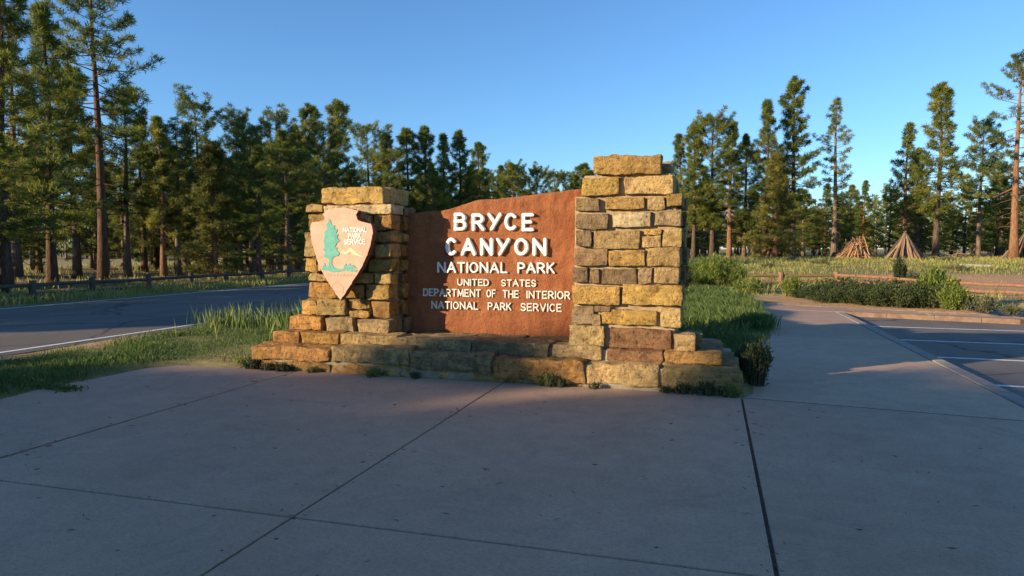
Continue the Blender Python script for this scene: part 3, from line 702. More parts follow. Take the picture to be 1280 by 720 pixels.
def plate(name, poly, y0, y1, mat, parent, side=None, bevel=0.0, seg=3, jit=0.25):
    poly = refine(poly, seg, jit, 5)
    bm = bmesh.new(); o_ = ploc(parent)
    vs = [bm.verts.new((px / 100 - o_.x, y0 - o_.y, pz / 100 - o_.z)) for px, pz in poly]
    f = bm.faces.new(vs)
    r = bmesh.ops.extrude_face_region(bm, geom=[f])
    for v_ in [g_ for g_ in r['geom'] if isinstance(g_, bmesh.types.BMVert)]: v_.co.y = y1 - o_.y
    bmesh.ops.recalc_face_normals(bm, faces=bm.faces[:])
    if bevel:
        ed = [e for e in bm.edges if all(abs(v_.co.y - (y0 - o_.y)) < 1e-6 for v_ in e.verts)]
        bmesh.ops.bevel(bm, geom=ed, offset=bevel, segments=2, affect='EDGES')
    for f in bm.faces: f.material_index = 0 if abs(f.normal.y) > 0.9 else (1 if side else 0)
    bmesh.ops.triangulate(bm, faces=[f for f in bm.faces if len(f.verts) > 4])
    me = bpy.data.meshes.new(name); bm.to_mesh(me); bm.free(); me.materials.append(mat)
    if side: me.materials.append(side)
    return link(name, me, None, parent)
ab = plate('arrowhead_board', AR, 7.69, 7.785, M['peach'], sign, M['boardside'], 0.004, 2.5, 0.35)
ab['label'] = 'faded pink arrowhead board with green tree and mountain'
plate('painted_tree', TREE, 7.684, 7.695, M['teal'], ab, None, 0.0, 2, 0.3)
plate('painted_bush', BUSH, 7.684, 7.695, M['teal'], ab, None, 0.0, 2, 0.2)
plate('painted_mountain', MOUNT, 7.684, 7.695, M['cream'], ab, None, 0.0, 3, 0.1)
for t in [('NATIONAL', -447, -413, 171.5, 178), ('PARK', -439.5, -421.5, 164, 170.5), ('SERVICE', -445.5, -415.5, 156.2, 163)]:
    word(ab, t[0], *[q / 100 for q in t[1:]], 7.69, 0.0066, 0.008, M['white'])
def etched(pts, hw=0.0022):
    o_ = ploc(ab)
    me = sweep([[(p[0] / 100 - o_.x, p[1] / 100 - o_.z) for p in s] for s in pts], hw, 0.0025, back=0.001)
    o = link('etched_outline', me, M['etch'], ab, (0, 7.69 - o_.y, 0)); return o
etched([[(-463, 104), (-461.5, 107), (-458, 108.4), (-455, 107.4), (-451, 105.4), (-447.6, 103.4), (-446.8, 100), (-448.4, 97), (-447, 95), (-454, 96.5), (-459, 95.6), (-462, 95.2), (-460, 97.4), (-462.6, 100), (-463, 104)]])
etched([[(-452, 146), (-458, 144)], [(-474, 142.5), (-480, 139.5), (-487, 137)]], 0.003)
for i in range(9):
    x_ = -470 + i * 4.6; etched([[(x_, 116), (x_ + 1, 119), (x_ + 2.4, 116.4)]], 0.0016)
for z_ in (1.05, 1.72):
    me = mesh_py('bracket', *[[(sx_ * 0.06, sy_ * 0.09, sz_ * 0.035) for sx_ in (-1, 1) for sy_ in (-1, 1) for sz_ in (-1, 1)], [(0, 1, 3, 2), (4, 6, 7, 5), (0, 4, 5, 1), (2, 3, 7, 6), (0, 2, 6, 4), (1, 5, 7, 3)]])
    link('bracket', me, M['logD'], ab, Vector((-4.52, 7.86, z_)) - ploc(ab))

# ------------------------------------------------------------------ pines
def blades_mesh(name, pos, dirs, length, width, tone, rg, kite=0.45):
    """one kite-shaped leaf blade for each row"""
    n = len(pos)
    d = dirs / np.linalg.norm(dirs, axis=1, keepdims=True)
    s = np.cross(d, rg.normal(size=(n, 3))); s /= np.linalg.norm(s, axis=1, keepdims=True) + 1e-9
    L = length[:, None]; w = width[:, None] * 0.5
    v = np.empty((n, 4, 3)); v[:, 0] = pos; v[:, 1] = pos + d * L * kite + s * w; v[:, 2] = pos + d * L; v[:, 3] = pos + d * L * kite - s * w
    me = mesh_np(name, v.reshape(-1, 3), np.arange(n * 4).reshape(n, 4))
    tone_attr(me, np.clip(tone, 0, 1)); return me

def pine(seed, h, base, rad, nb, shape, mat, bark, ntuft=7, nblade=11, dead=0, blade=(0.20, 0.34), trunk_r=None, lean=0.0):
    rg = np.random.default_rng(seed); pr = random.Random(seed)
    r0 = trunk_r or (0.055 + 0.0125 * h)
    npt = 9; path = []; ang = pr.uniform(0, 6.28)
    for i in range(npt):
        t = i / (npt - 1)
        path.append(Vector((math.cos(ang) * lean * h * t * t + 0.012 * h * math.sin(t * 5 + seed) * t, math.sin(ang) * lean * h * t * t + 0.012 * h * math.cos(t * 4 + seed) * t, h * t - (0.3 if i == 0 else 0))))
    rad_ = [r0 * (1.25 if i == 0 else (1 - 0.93 * (i / (npt - 1)) ** 0.9)) + 0.012 for i in range(npt)]
    V, Fc = tube(path, rad_, 9, True, 0.06, pr)
    def at(t):
        q = t * (npt - 1); i = min(int(q), npt - 2); return path[i].lerp(path[i + 1], q - i)
    pos = []; ori = []; tn = []
    for k_ in range(nb):
        u = ((k_ + pr.random()) / nb); t = base + (1 - base) * (1 - (1 - u) ** 1.15) * 0.985
        tc = (t - base) / (1 - base)
        if shape == 'cone': pf = (1 - tc) ** 0.62 * (0.72 + 0.28 * min(1, tc * 5)) + 0.05
        elif shape == 'dome': pf = (max(0.0, 1 - abs(tc - 0.40) ** 2 / 0.42)) ** 0.55 + 0.08
        else: pf = (0.55 + 0.45 * math.sin(tc * 3.0 + 0.3)) * (1 - 0.75 * tc ** 2.5) + 0.05
        az = k_ * 2.399 + pr.uniform(-.6, .6); band = 0.72 + 0.55 * noise.noise(Vector((t * 9.0, seed * 1.7, 0.5))) + 0.30 * noise.noise(Vector((math.cos(az) * 1.1, math.sin(az) * 1.1 + seed, t * 3.0)))
        ln = rad * pf * pr.uniform(0.55, 1.25) * min(1.35, max(0.30, band * 1.15))
        el = R(-14 + 52 * tc + pr.uniform(-16, 16))
        p0 = at(t); dv = Vector((math.cos(az) * math.cos(el), math.sin(az) * math.cos(el), math.sin(el)))
        p1 = p0 + dv * ln * 0.55 + Vector((0, 0, -0.07 * ln)); p2 = p0 + dv * ln + Vector((0, 0, 0.14 * ln))
        rb = max(0.010, r0 * 0.20 * (1 - tc * 0.7) * min(1, ln))
        b0 = len(V); v2, f2 = tube([p0, p1, p2], [rb, rb * 0.65, rb * 0.25], 3, False); V += v2; Fc += [tuple(i + b0 for i in f) for f in f2]
        btone = pr.gauss(0.45, 0.18)
        nt_ = max(3, int(round(ntuft * (0.35 + 0.65 * ln / rad))))
        sd = Vector((-math.sin(az), math.cos(az), 0))
        for q in range(nt_):
            s = 0.42 + 0.58 * ((q + pr.random()) / nt_) if q else 1.0
            c0 = (p0.lerp(p1, s / 0.55) if s < 0.55 else p1.lerp(p2, (s - 0.55) / 0.45))
            sp = ln * 0.34 * (1.15 - s * 0.75); w_ = pr.uniform(-1, 1) if q else 0
            c_ = c0 + sd * w_ * sp + Vector((0, 0, (0.06 + 0.20 * abs(w_)) * min(1, ln) * pr.uniform(-.2, 1)))
            o_ = (dv * 0.5 + sd * w_ * 0.6 + Vector((0, 0, 0.55))).normalized()
            pos.append(c_); ori.append(o_); tn.append(btone + pr.gauss(0.0, 0.14))
            if abs(w_) > 0.4 and sp > 0.2:
                b0 = len(V); v2, f2 = tube([c0 - dv * 0.12, c_], [rb * 0.4, 0.006], 3, False); V += v2; Fc += [tuple(i + b0 for i in f) for f in f2]
    pos.append(at(1.0)); ori.append(Vector((0, 0, 1))); tn.append(0.6)
    for k_ in range(dead):
        t = pr.uniform(0.16, max(0.2, base + 0.05)); az = pr.uniform(0, 6.28); ln = pr.uniform(0.5, 1.5) * rad * 0.5
        p0 = at(t); dv = Vector((math.cos(az), math.sin(az), pr.uniform(-.35, .15)))
        b0 = len(V); v2, f2 = tube([p0, p0 + dv * ln * 0.6, p0 + dv * ln + Vector((0, 0, -0.1))], [0.03, 0.02, 0.007], 3, False); V += v2; Fc += [tuple(i + b0 for i in f) for f in f2]
    trunk = mesh_py('trunk', V, Fc, True); trunk.materials.append(bark)
    pos = np.array(pos); ori = np.array(ori); tn = np.array(tn)
    n = len(pos); P = np.repeat(pos, nblade, 0) + rg.normal(size=(n * nblade, 3)) * 0.045
    D = np.repeat(ori, nblade, 0) * 0.55 + rg.normal(size=(n * nblade, 3)) * 0.62
    Ln = rg.uniform(blade[0], blade[1], n * nblade); Wd = Ln * rg.uniform(0.085, 0.14, n * nblade)
    T = np.repeat(tn, nblade) + rg.normal(size=n * nblade) * 0.08
    crown = blades_mesh('crown', P, D, Ln, Wd, T, rg); crown.materials.append(mat)
    return trunk, crown, h

PR = {
 'D': [pine(101, 12, 0.18, 2.3, 125, 'cone', M['needle'], M['barkD'], 11, 28, 8), pine(102, 12, 0.24, 2.0, 115, 'cone', M['needle'], M['barkD'], 11, 28, 10), pine(103, 12, 0.13, 2.5, 135, 'cone', M['needle'], M['barkG'], 11, 28, 6), pine(104, 12, 0.22, 2.1, 100, 'dome', M['needle'], M['barkD'], 12, 28, 9), pine(105, 12, 0.19, 2.2, 115, 'cone', M['needle'], M['barkR'], 11, 26, 9), pine(106, 12, 0.16, 2.4, 110, 'dome', M['needle'], M['barkD'], 11, 26, 7)],
 'M': [pine(111, 11, 0.36, 1.9, 80, 'dome', M['needle'], M['barkG'], 10, 26, 14), pine(112, 11, 0.30, 1.9, 85, 'cone', M['needle'], M['barkO'], 10, 26, 12), pine(113, 11, 0.40, 2.0, 75, 'dome', M['needle'], M['barkD'], 10, 26, 14), pine(114, 11, 0.33, 1.8, 78, 'col', M['needle'], M['barkR'], 10, 26, 14)],
 'S': [pine(121, 14, 0.22, 1.7, 85, 'col', M['needle'], M['barkG'], 8, 22, 10)],
 'C': [pine(131, 8, 0.08, 1.9, 125, 'cone', M['needleG'], M['barkO'], 11, 28, 2)],
 'O': [pine(141, 15, 0.44, 2.6, 66, 'dome', M['needle'], M['barkR'], 14, 28, 22, (0.20, 0.34), 0.23, 0.01), pine(142, 15, 0.34, 2.5, 50, 'dome', M['needle'], M['barkO'], 13, 28, 16, (0.20, 0.34), 0.30, 0.015)],
 'B': [pine(151, 13, 0.30, 1.7, 80, 'col', M['needleB'], M['barkG'], 7, 18, 12)],
}
def place_pine(x_, y_, h, st, label, group=None, var=None, wide=1.0):
    tr, cr, ph = PR[st][var if var is not None else rnd.randrange(len(PR[st]))]
    s = h / ph
    e = empty('pine_tree', (x_, y_, float(hz(x_, y_)) - 0.02), rnd.uniform(0, 6.28))
    w = s ** 0.75 * wide * 1.08 * rnd.uniform(0.93, 1.07); e.scale = (w, w, s)
    link('trunk', tr, None, e); link('crown', cr, None, e)
    return tag(e, label, 'pine tree', group)

def stand_label(x_, st):
    row = 'close behind the log fence beyond the road' if x_ > -28.5 else ('in the middle of the stand beyond the road' if x_ > -37 else 'at the back of the stand beyond the road')
    return ('dense dark pine with low branches ' if st == 'D' else 'open crowned pine on a bare trunk ') + row
GRL = {'D': 'dense sunlit pine in the front row behind the meadow', 'M': 'open crowned sunlit pine on a bare trunk behind the meadow'}
LT = [(-26.8, 20.3, 12.3, 'D'), (-35.1, 27.2, 13.8, 'B'), (-27.8, 23.1, 12.0, 'D'), (-28.2, 26.1, 15.3, 'O'), (-32.1, 28.1, 10.9, 'D'), (-31.2, 30.5, 9.8, 'M'), (-28.5, 30.2, 8.5, 'M'), (-35.1, 35.6, 9.9, 'D'), (-32.4, 37.4, 10.7, 'D'), (-24.4, 29.3, 6.9, 'C'), (-31.2, 39.9, 10.4, 'M'), (-28.1, 37.6, 8.6, 'D'), (-28.6, 40.6, 10.4, 'M'), (-29.1, 43.6, 10.5, 'D'), (-30.3, 47.4, 12.6, 'D'), (-27.7, 47.1, 12.7, 'D'), (-26.0, 42.4, 9.8, 'M'), (-28.8, 54.1, 11.8, 'M'), (-28.3, 56.3, 11.8, 'D'), (-26.8, 57.8, 12.4, 'D'), (-25.8, 59.1, 12.7, 'D'), (-24.4, 60.6, 12.3, 'M'), (-23.3, 61.9, 12.8, 'D'), (-22.8, 66.3, 12.2, 'D'), (-29.5, 95.6, 13.6, 'M'), (-27.6, 96.1, 13.5, 'D'), (-25.2, 98.9, 13.2, 'D'), (-26.0, 115.4, 14.1, 'M'), (-24.6, 117.8, 14.3, 'M')]
for i, (x_, y_, h, st) in enumerate(LT):
    if st == 'B': place_pine(x_, y_, h, st, 'half dead pine with browned needles rising behind the dark pines beyond the road')
    elif st == 'O': place_pine(x_, y_, h, st, 'tallest pine beyond the road, open crown over a long bare trunk', var=0)
    elif st == 'C': place_pine(x_, y_, h, st, 'young golden green pine with low branches at the edge of the stand beyond the road')
    elif y_ > 90: place_pine(x_, y_, h, st, 'distant pine showing just above the top edge of the red brown sign panel', 'far pines above the sign panel')
    else: place_pine(x_, y_, h, st, stand_label(x_, st), 'pines beyond the road')
RT = [(-2.8, 61.7, 11.6, 'M'), (-1.5, 60.0, 12.0, 'D'), (-0.0, 60.4, 12.3, 'D'), (1.4, 59.8, 11.8, 'M'), (2.7, 63.3, 11.3, 'D'), (4.2, 60.6, 13.6, 'D'), (6.5, 62.3, 15.5, 'D'), (4.7, 56.6, 8.7, 'C'), (9.9, 63.3, 14.1, 'S'), (15.3, 79.5, 8.6, 'M'), (11.9, 81.6, 8.5, 'M'), (12.0, 91.0, 6.4, 'D'), (16.5, 68.4, 12.5, 'M'), (18.2, 65.7, 15.0, 'D'), (18.4, 72.1, 10.7, 'M'), (17.4, 78.0, 7.4, 'D'), (23.2, 71.4, 12.5, 'M'), (24.8, 80.2, 7.8, 'D'), (21.2, 58.3, 15.2, 'O'), (28.8, 83.4, 10.1, 'D'), (27.0, 91.3, 7.3, 'M'), (19.6, 94.3, 7.2, 'D'), (26.7, 70.3, 10.8, 'M'), (18.4, 104.4, 6.7, 'D')]
for i, (x_, y_, h, st) in enumerate(RT):
    h = h - 0.6
    if st == 'O': place_pine(x_, y_, h, st, 'old pine with thick bare orange trunk at the far edge of the meadow', var=1)
    elif st == 'S': place_pine(x_, y_, h, st, 'slender sparse crowned pine standing alone behind the wood piles')
    elif st == 'C': place_pine(x_, y_, h, st, 'shorter golden green pine in front of the tall dense pines by the meadow')
    elif (x_, y_) == (6.5, 62.3): place_pine(x_, y_, h, st, 'tallest dense dark pine beside the slash pile half hidden by trunks')
    elif (x_, y_) == (18.2, 65.7): place_pine(x_, y_, h, st, 'tall dense pine just behind the pole tepee pile')
    else: place_pine(x_, y_, h, st, GRL[st], 'pines behind the meadow')
taken = [(a[0], a[1]) for a in LT + RT] + [(4.5, 56.5), (10.6, 57.3), (13.9, 58.2), (22.5, 60.8), (17.9, 59.4)]
def free(x_, y_, d):
    return all((x_ - a) ** 2 + (y_ - b) ** 2 > d * d for a, b in taken)
def inview(x_, y_, m=0.0):
    c_, s_ = math.cos(R(16.3)), math.sin(R(16.3))
    f = -x_ * s_ + y_ * c_; l_ = x_ * c_ + y_ * s_
    return f > 3 and abs(l_) < f * 0.75 + m
# the rest of the stand beyond the road
fr = random.Random(5); cnt = 0
while cnt < 105:
    x_, y_ = fr.uniform(-50, -22.5), fr.uniform(17, 100)
    if not inview(x_, y_, 2) or not free(x_, y_, 1.7): continue
    if -42 < x_ * 0.656 - y_ * 0.755 < -34.5 and x_ < -24.5 and y_ < 29: continue   # the clearing that lights the golden pine
    taken.append((x_, y_)); cnt += 1
    f_ = (-x_ * math.sin(R(16.3)) + y_ * math.cos(R(16.3)))
    st = fr.choice('MMDDM') if x_ > -36 else 'D'; place_pine(x_, y_, min(fr.uniform(6.5, 10.0), 0.17 * f_ + 1.5), st, stand_label(x_, st), 'pines beyond the road', var=(fr.choice((0, 2)) if st == 'D' else None), wide=1.05)
cnt = 0
while cnt < 95:                                       # woods behind the meadow
    x_, y_ = fr.uniform(-30, 66), fr.uniform(66, 150)
    if not inview(x_, y_, 4) or not free(x_, y_, 2.2): continue
    if x_ > 5.5 and y_ < 74 and fr.random() < 0.75: continue
    taken.append((x_, y_)); cnt += 1
    far = y_ > 85
    hm = fr.uniform(5.0, 8.5) if x_ > 2 else fr.uniform(9, 11.5)
    place_pine(x_, y_, hm * (1.0 if not far else 0.95), 'D', 'smaller pine deep in the woods behind the meadow', 'pines deep in the woods', var=fr.choice((0, 2)), wide=1.25)
# the same stand goes on beside the road behind the viewer; it shades the plaza
sx, sy, te = math.sin(R(SUN_AZ)), math.cos(R(SUN_AZ)), math.tan(R(SUN_EL))
cnt = 0; tries = 0
while cnt < 95 and tries < 20000:
    tries += 1
    x_, y_ = fr.uniform(-48, -21.5), fr.uniform(-60, 22)
    if inview(x_, y_, 4.5) or not free(x_, y_, 1.25): continue
    p = x_ * sy - y_ * sx
    if p > 7 or p < -46: continue
    xs = (p + sx * 7.8) / sy; L = (xs - x_) / sx      # run of the light to the line of the sign
    if -15.6 < p < -12.4 or -42 < p < -34.5: continue                     # a clearing
    if -11.2 < p < -8.5: h = te * L - 0.2 + fr.uniform(-0.7, 0.0)
    elif -8.5 <= p < -6.4: h = 0.70 + te * L + fr.uniform(-0.8, 0.1)
    elif -6.4 <= p < -5.6: h = 0.05 + te * L + fr.uniform(-0.9, 0.1)
    elif -5.6 <= p < -2.6: h = te * L + fr.uniform(0.3, 1.3)
    elif p >= -2.6: h = 0.8 + te * L + fr.uniform(0.0, 3.0)
    elif p < -15.6: h = fr.uniform(6.0, 8.3) if p > -28 else fr.uniform(4.0, 6.0)
    else: h = te * L - 0.6 + fr.uniform(-1.2, 0.4)
    if h < 2.5: continue
    taken.append((x_, y_)); cnt += 1
    place_pine(x_, y_, h, 'D', 'pine of the roadside stand growing further back along the road', 'pines further back along the road', var=fr.choice((0, 2)), wide=0.95 if -9.5 < p < -5 else 1.25)

# the far edge of the woods, one distant mass
def far_woods():
    rg = np.random.default_rng(77); P = []; D = []; L = []; T = []; V = []; Fc = []
    for i in range(330):
        a = R(16.3 + rg.uniform(-42, 44)); d = rg.uniform(125, 230); x_, y_ = -math.sin(a) * d, math.cos(a) * d
        if -19.5 < x_ < -7 : continue
        h = rg.uniform(7, 10.5); z0 = float(hz(x_, y_)); n = 420
        u = rg.random(n) ** 0.8; az = rg.uniform(0, 6.283, n); rr = 2.1 * (1 - u) ** 0.6 * rg.uniform(0.5, 1.1, n) + 0.1
        P.append(np.stack([x_ + np.cos(az) * rr, y_ + np.sin(az) * rr, z0 + h * (0.08 + 0.92 * u)], 1)); D.append(rg.normal(size=(n, 3)) + np.array([0, 0, 0.4])); L.append(rg.uniform(0.4, 0.8, n)); T.append(np.full(n, rg.normal(0.4, 0.15)) + rg.normal(size=n) * 0.15)
        b0 = len(V); v2, f2 = tube([(x_, y_, z0 - 0.3), (x_, y_, z0 + h * 0.95)], [0.2, 0.05], 5, False); V += v2; Fc += [tuple(j + b0 for j in f) for f in f2]
    P, D, L, T = (np.concatenate(q) for q in (P, D, L, T))
    me = blades_mesh('far_woods', P, D, L, L * 0.35, T, rg); o = tag(link('far_woods', me, M['needle']), 'distant belt of pines closing the view behind the woods', 'woods', kind='stuff')
    tm = mesh_py('trunks', V, Fc, True); t_ = link('trunks', tm, M['barkG'], o); t_['kind'] = 'stuff'
far_woods()

# ------------------------------------------------------------------ log fences
def log_mesh(a, b, r0, r1, sides=8, seed=0, bow=0.01, name='rail'):
    rg = random.Random(seed); a = Vector(a); b = Vector(b); n = 5
    pts = [a.lerp(b, i / n) + Vector((rg.uniform(-bow, bow), rg.uniform(-bow, bow), rg.uniform(-bow, bow) * (1 if 0 < i < n else 0))) for i in range(n + 1)]
    V, Fc = tube(pts, [r0 + (r1 - r0) * i / n for i in range(n + 1)], sides, True, 0.06, rg)
    return mesh_py(name, V, Fc, False)
def fence(pts, post_h, rails, rp, rr, mat, label, group=None):
    o = Vector((pts[0][0], pts[0][1], float(hz(*pts[0])))); e = tag(empty('log_fence', o), label, 'fence', group)
    P = [Vector((x_, y_, float(hz(x_, y_)))) - o for x_, y_ in pts]
    for i, p in enumerate(P):
        link('post', log_mesh(p + Vector((0, 0, -0.2)), p + Vector((rnd.uniform(-.015, .015), 0, post_h * rnd.uniform(.96, 1.04))), rp, rp * 0.95, 10, i + 40, 0.004, 'post'), mat, e)
    for i in range(len(P) - 1):
        for z_ in rails:
            t = (P[i + 1] - P[i]).normalized() * 0.03
            link('rail', log_mesh(P[i] + t + Vector((0, 0, z_)), P[i + 1] - t + Vector((0, 0, z_ + rnd.uniform(-.03, .03))), rr, rr * 0.85, 8, i * 7 + int(z_ * 100)), mat, e)
fy = [9.0 + 2.15 * i for i in range(28)]
fence([(-19.4 + 0.1 * math.sin(y_), y_) for y_ in fy], 0.60, (0.14, 0.44), 0.095, 0.06, M['logD'], 'low dark log fence beyond the road in front of the shaded pines')
fence([(-1.6, 29.2), (0.6, 29.8), (2.78, 30.45), (4.99, 31.0), (6.54, 28.8), (8.05, 26.6), (9.6, 24.9), (11.2, 23.2)], 0.50, (0.12, 0.36), 0.115, 0.062, M['logR'], 'low red brown log fence at the edge of the meadow')

# ------------------------------------------------------------------ wood piles
def pile(x_, y_, rad, h, n, rlog, mats, label, seed, mess=0.15, over=0.12, lname='log'):
    rg = random.Random(seed); z = float(hz(x_, y_))
    e = tag(empty('slash_pile', (x_, y_, z)), label, 'wood pile')
    for i in range(n):
        a = 2 * math.pi * (i + rg.uniform(-.4, .4)) / n * (3 if mess < 0.2 else 5); rr = rad * rg.uniform(0.80, 1.0) * (1 if i % 3 else 0.72)
        b0 = Vector((math.cos(a) * rr, math.sin(a) * rr, -0.06))
        tp = Vector((math.cos(a + rg.uniform(-1, 1)) * rg.uniform(0, mess), math.sin(a) * rg.uniform(0, mess), h * rg.uniform(0.82, 1.0) * (1 - 0.6 * (mess > 0.3) * rg.random())))
        d = (tp - b0).normalized(); tp = tp + d * rg.uniform(0, over)
        if mess > 0.3: tp += Vector((rg.uniform(-.5, .5), rg.uniform(-.5, .5), rg.uniform(-.25, .1)))
        r_ = rlog * rg.uniform(0.6, 1.25)
        link(lname, log_mesh(b0, tp, r_, r_ * 0.6, 6, seed + i, 0.03, lname), mats[i % len(mats)], e)
    if mess > 0.3:
        for i in range(int(n * 0.9)):
            a = rg.uniform(0, 6.28); q = rg.random() ** 0.7; zz = h * (1 - q) * rg.uniform(0.3, 1.0)
            c_ = Vector((math.cos(a) * rad * q * 0.9, math.sin(a) * rad * q * 0.9, zz + 0.1)); dv = Vector((math.cos(a) + rg.uniform(-.7, .7), math.sin(a) + rg.uniform(-.7, .7), rg.uniform(-.9, .5))).normalized() * rg.uniform(.35, .75)
            link('branch', log_mesh(c_ - dv * 0.5, c_ + dv * 0.5, 0.03, 0.012, 5, seed + i + 900, 0.05, 'branch'), mats[(i + 1) % len(mats)], e)
    return e
pile(13.9, 57.6, 1.6, 2.0, 62, 0.085, [M['log'], M['log'], M['logR'], M['logD']], 'tidy tepee shaped pile of long bare poles on the meadow', 300, 0.12, 0.25)
pile(10.5, 57.6, 1.65, 1.85, 150, 0.045, [M['brush'], M['brush'], M['log'], M['logR']], 'messy heap of orange brown branches beside the pole tepee', 400, 0.5, 0.1)
pile(4.9, 58.4, 1.9, 2.1, 45, 0.06, [M['log'], M['logD'], M['logR']], 'slash pile of branches half hidden behind pine trunks', 500, 0.25, 0.2)
pile(22.6, 60.2, 1.8, 2.0, 50, 0.07, [M['logR'], M['logD'], M['log']], 'brown slash pile beside the thick orange trunked pine', 600, 0.2, 0.2)
pile(6.9, 66.5, 1.5, 1.2, 34, 0.05, [M['logD'], M['logR']], 'dark low brush heap in shade behind the orange brown heap', 700, 0.5, 0.1)
t = tag(empty('fallen_branches', (18.0, 59.9, float(hz(18, 59.9)))), 'pale bleached fallen branches lying at the foot of the pines', 'branches')
for i in range(16):
    a = rnd.uniform(0, 3.14); c_ = Vector((rnd.gauss(0, 0.7), rnd.gauss(0, 0.4), rnd.uniform(0.08, 0.5))); d_ = Vector((math.cos(a), math.sin(a) * 0.6, rnd.uniform(-.15, .5))) * rnd.uniform(.3, .8)
    link('branch', log_mesh(c_ - d_, c_ + d_, 0.045, 0.018, 6, i + 1200, 0.05, 'branch'), M['log'], t)
for i, (x_, y_, a, l_) in enumerate([(19.5, 47.5, 0.1, 2.2), (22.5, 48.5, -0.1, 2.6), (13.5, 42, 0.3, 1.6)]):
    d_ = Vector((math.cos(a), math.sin(a), 0)) * l_ / 2; z = float(hz(x_, y_)) + 0.10
    o = link('fallen_log', log_mesh(-d_, d_, 0.11, 0.07, 8, 1300 + i, 0.03, 'fallen_log'), M['pale'], None, (x_, y_, z))
    tag(o, 'pale fallen log lying in the sunlit meadow grass', 'log', 'fallen logs in the meadow')

# ------------------------------------------------------------------ shrubs
def shrub_mesh(seed, rad, h, nstem, nleaf, leaf, wratio, spread=1.0, up=0.5):
    rg = np.random.default_rng(seed); pr = random.Random(seed)
    V = []; Fc = []; tips = []
    for i in range(nstem):
        a = pr.uniform(0, 6.28); q = math.sqrt(pr.random()) * spread
        top = Vector((math.cos(a) * rad * q, math.sin(a) * rad * q, h * (1 - 0.45 * q * q) * pr.uniform(0.75, 1.08)))
        b = Vector((math.cos(a) * rad * 0.5 * q, math.sin(a) * rad * 0.5 * q, -0.05)); m = b.lerp(top, 0.5) + Vector((0, 0, 0.1 * h))
        b0 = len(V); v2, f2 = tube([b, m, top], [0.012, 0.008, 0.003], 3, False); V += v2; Fc += [tuple(j + b0 for j in f) for f in f2]
        tips.append((b, m, top, pr.gauss(0.45, 0.17)))
    st = mesh_py('stems', V, Fc, True); st.materials.append(M['stem'])
    k_ = rg.integers(0, nstem, nleaf); s = 0.06 + 0.94 * rg.random(nleaf) ** 0.7
    B = np.array([t[0] for t in tips]); Mi = np.array([t[1] for t in tips]); Tp = np.array([t[2] for t in tips]); tn = np.array([t[3] for t in tips])
    s2 = s[:, None]; P = np.where(s2 < 0.5, B[k_] + (Mi[k_] - B[k_]) * s2 * 2, Mi[k_] + (Tp[k_] - Mi[k_]) * (s2 - 0.5) * 2)
    sc = min(rad, h) * 0.10
    P = P + rg.normal(size=P.shape) * sc; P[:, 2] = np.maximum(P[:, 2], 0.01)
    D = (Tp - B)[k_] / np.linalg.norm((Tp - B)[k_], axis=1, keepdims=True) * up + rg.normal(size=P.shape) * 0.55
    L = rg.uniform(0.7, 1.3, nleaf) * leaf
    lf = blades_mesh('foliage', P, D, L, L * wratio, tn[k_] + rg.normal(size=nleaf) * 0.14, rg)
    return st, lf
SH = {'dark': shrub_mesh(1, 0.75, 0.72, 60, 4600, 0.07, 0.40, 1.05), 'dark2': shrub_mesh(2, 0.7, 0.6, 45, 3400, 0.07, 0.40, 1.1), 'bright': shrub_mesh(3, 0.5, 0.75, 70, 3600, 0.11, 0.22, 0.9, 1.2),
      'rabbit': shrub_mesh(4, 0.95, 1.25, 110, 6500, 0.15, 0.17, 0.95, 1.3), 'sage': shrub_mesh(5, 0.45, 0.45, 50, 2200, 0.07, 0.3, 1.0, 0.9), 'near': shrub_mesh(6, 0.24, 0.62, 34, 1700, 0.06, 0.28, 0.9, 0.9), 'weed': shrub_mesh(7, 0.14, 0.10, 22, 420, 0.030, 0.42, 1.0, 0.4)}
def shrub(kind, x_, y_, s, mat, label, group=None, sz=None, cat='shrub', z=None):
    st, lf = SH[kind]
    key = lf.name + mat.name
    e = empty('weed' if kind == 'weed' else 'shrub', (x_, y_, (float(hz(x_, y_)) if z is None else z)), rnd.uniform(0, 6.28)); e.scale = (s, s, sz or s)
    link('stems', st, None, e)
    if len(lf.materials) == 0: lf.materials.append(mat)
    f = link('foliage', lf, None, e); f.material_slots[0].link = 'OBJECT'; f.material_slots[0].material = mat
    return tag(e, label, cat, group)
D_, L_, S_ = M['leafD'], M['leafL'], M['leafS']
hl = 'dark green leafy shrub in the low hedge between the pavement and the log fence'
for k_, x_, y_, s, szz in [('dark', 2.95, 21.6, 0.8, 0.7), ('dark2', 3.3, 20.9, 1.0, 0.95), ('dark', 3.75, 20.5, 1.0, 1.0), ('dark2', 3.5, 21.7, 1.0, 1.25), ('dark', 4.25, 20.1, 1.0, 0.95), ('dark2', 4.2, 21.2, 1.1, 1.35), ('dark', 4.75, 19.8, 1.05, 1.05), ('dark2', 4.9, 21.0, 1.1, 1.3), ('dark', 5.3, 19.9, 0.95, 0.95), ('dark2', 5.6, 20.8, 1.0, 1.1), ('dark2', 6.1, 20.3, 0.8, 0.75)]:
    shrub(k_, x_ + rnd.uniform(-.1, .1), y_, s * rnd.uniform(.8, 1.0), D_, hl, 'hedge shrubs behind the pavement', szz * rnd.uniform(.7, 1.0))
shrub('bright', 5.75, 20.6, 1.05, L_, 'bright yellow green upright shrub at the end of the dark hedge', sz=1.25)
shrub('bright', 5.75, 19.2, 0.8, L_, 'small bright green shrub at the pavement edge by the fence post', sz=0.75)
shrub('sage', 6.25, 19.0, 0.9, S_, 'low brownish sage tuft at the pavement corner', sz=0.85)
shrub('sage', 6.75, 18.6, 0.55, S_, 'tiny dry tuft at the tip of the pavement', sz=0.5)
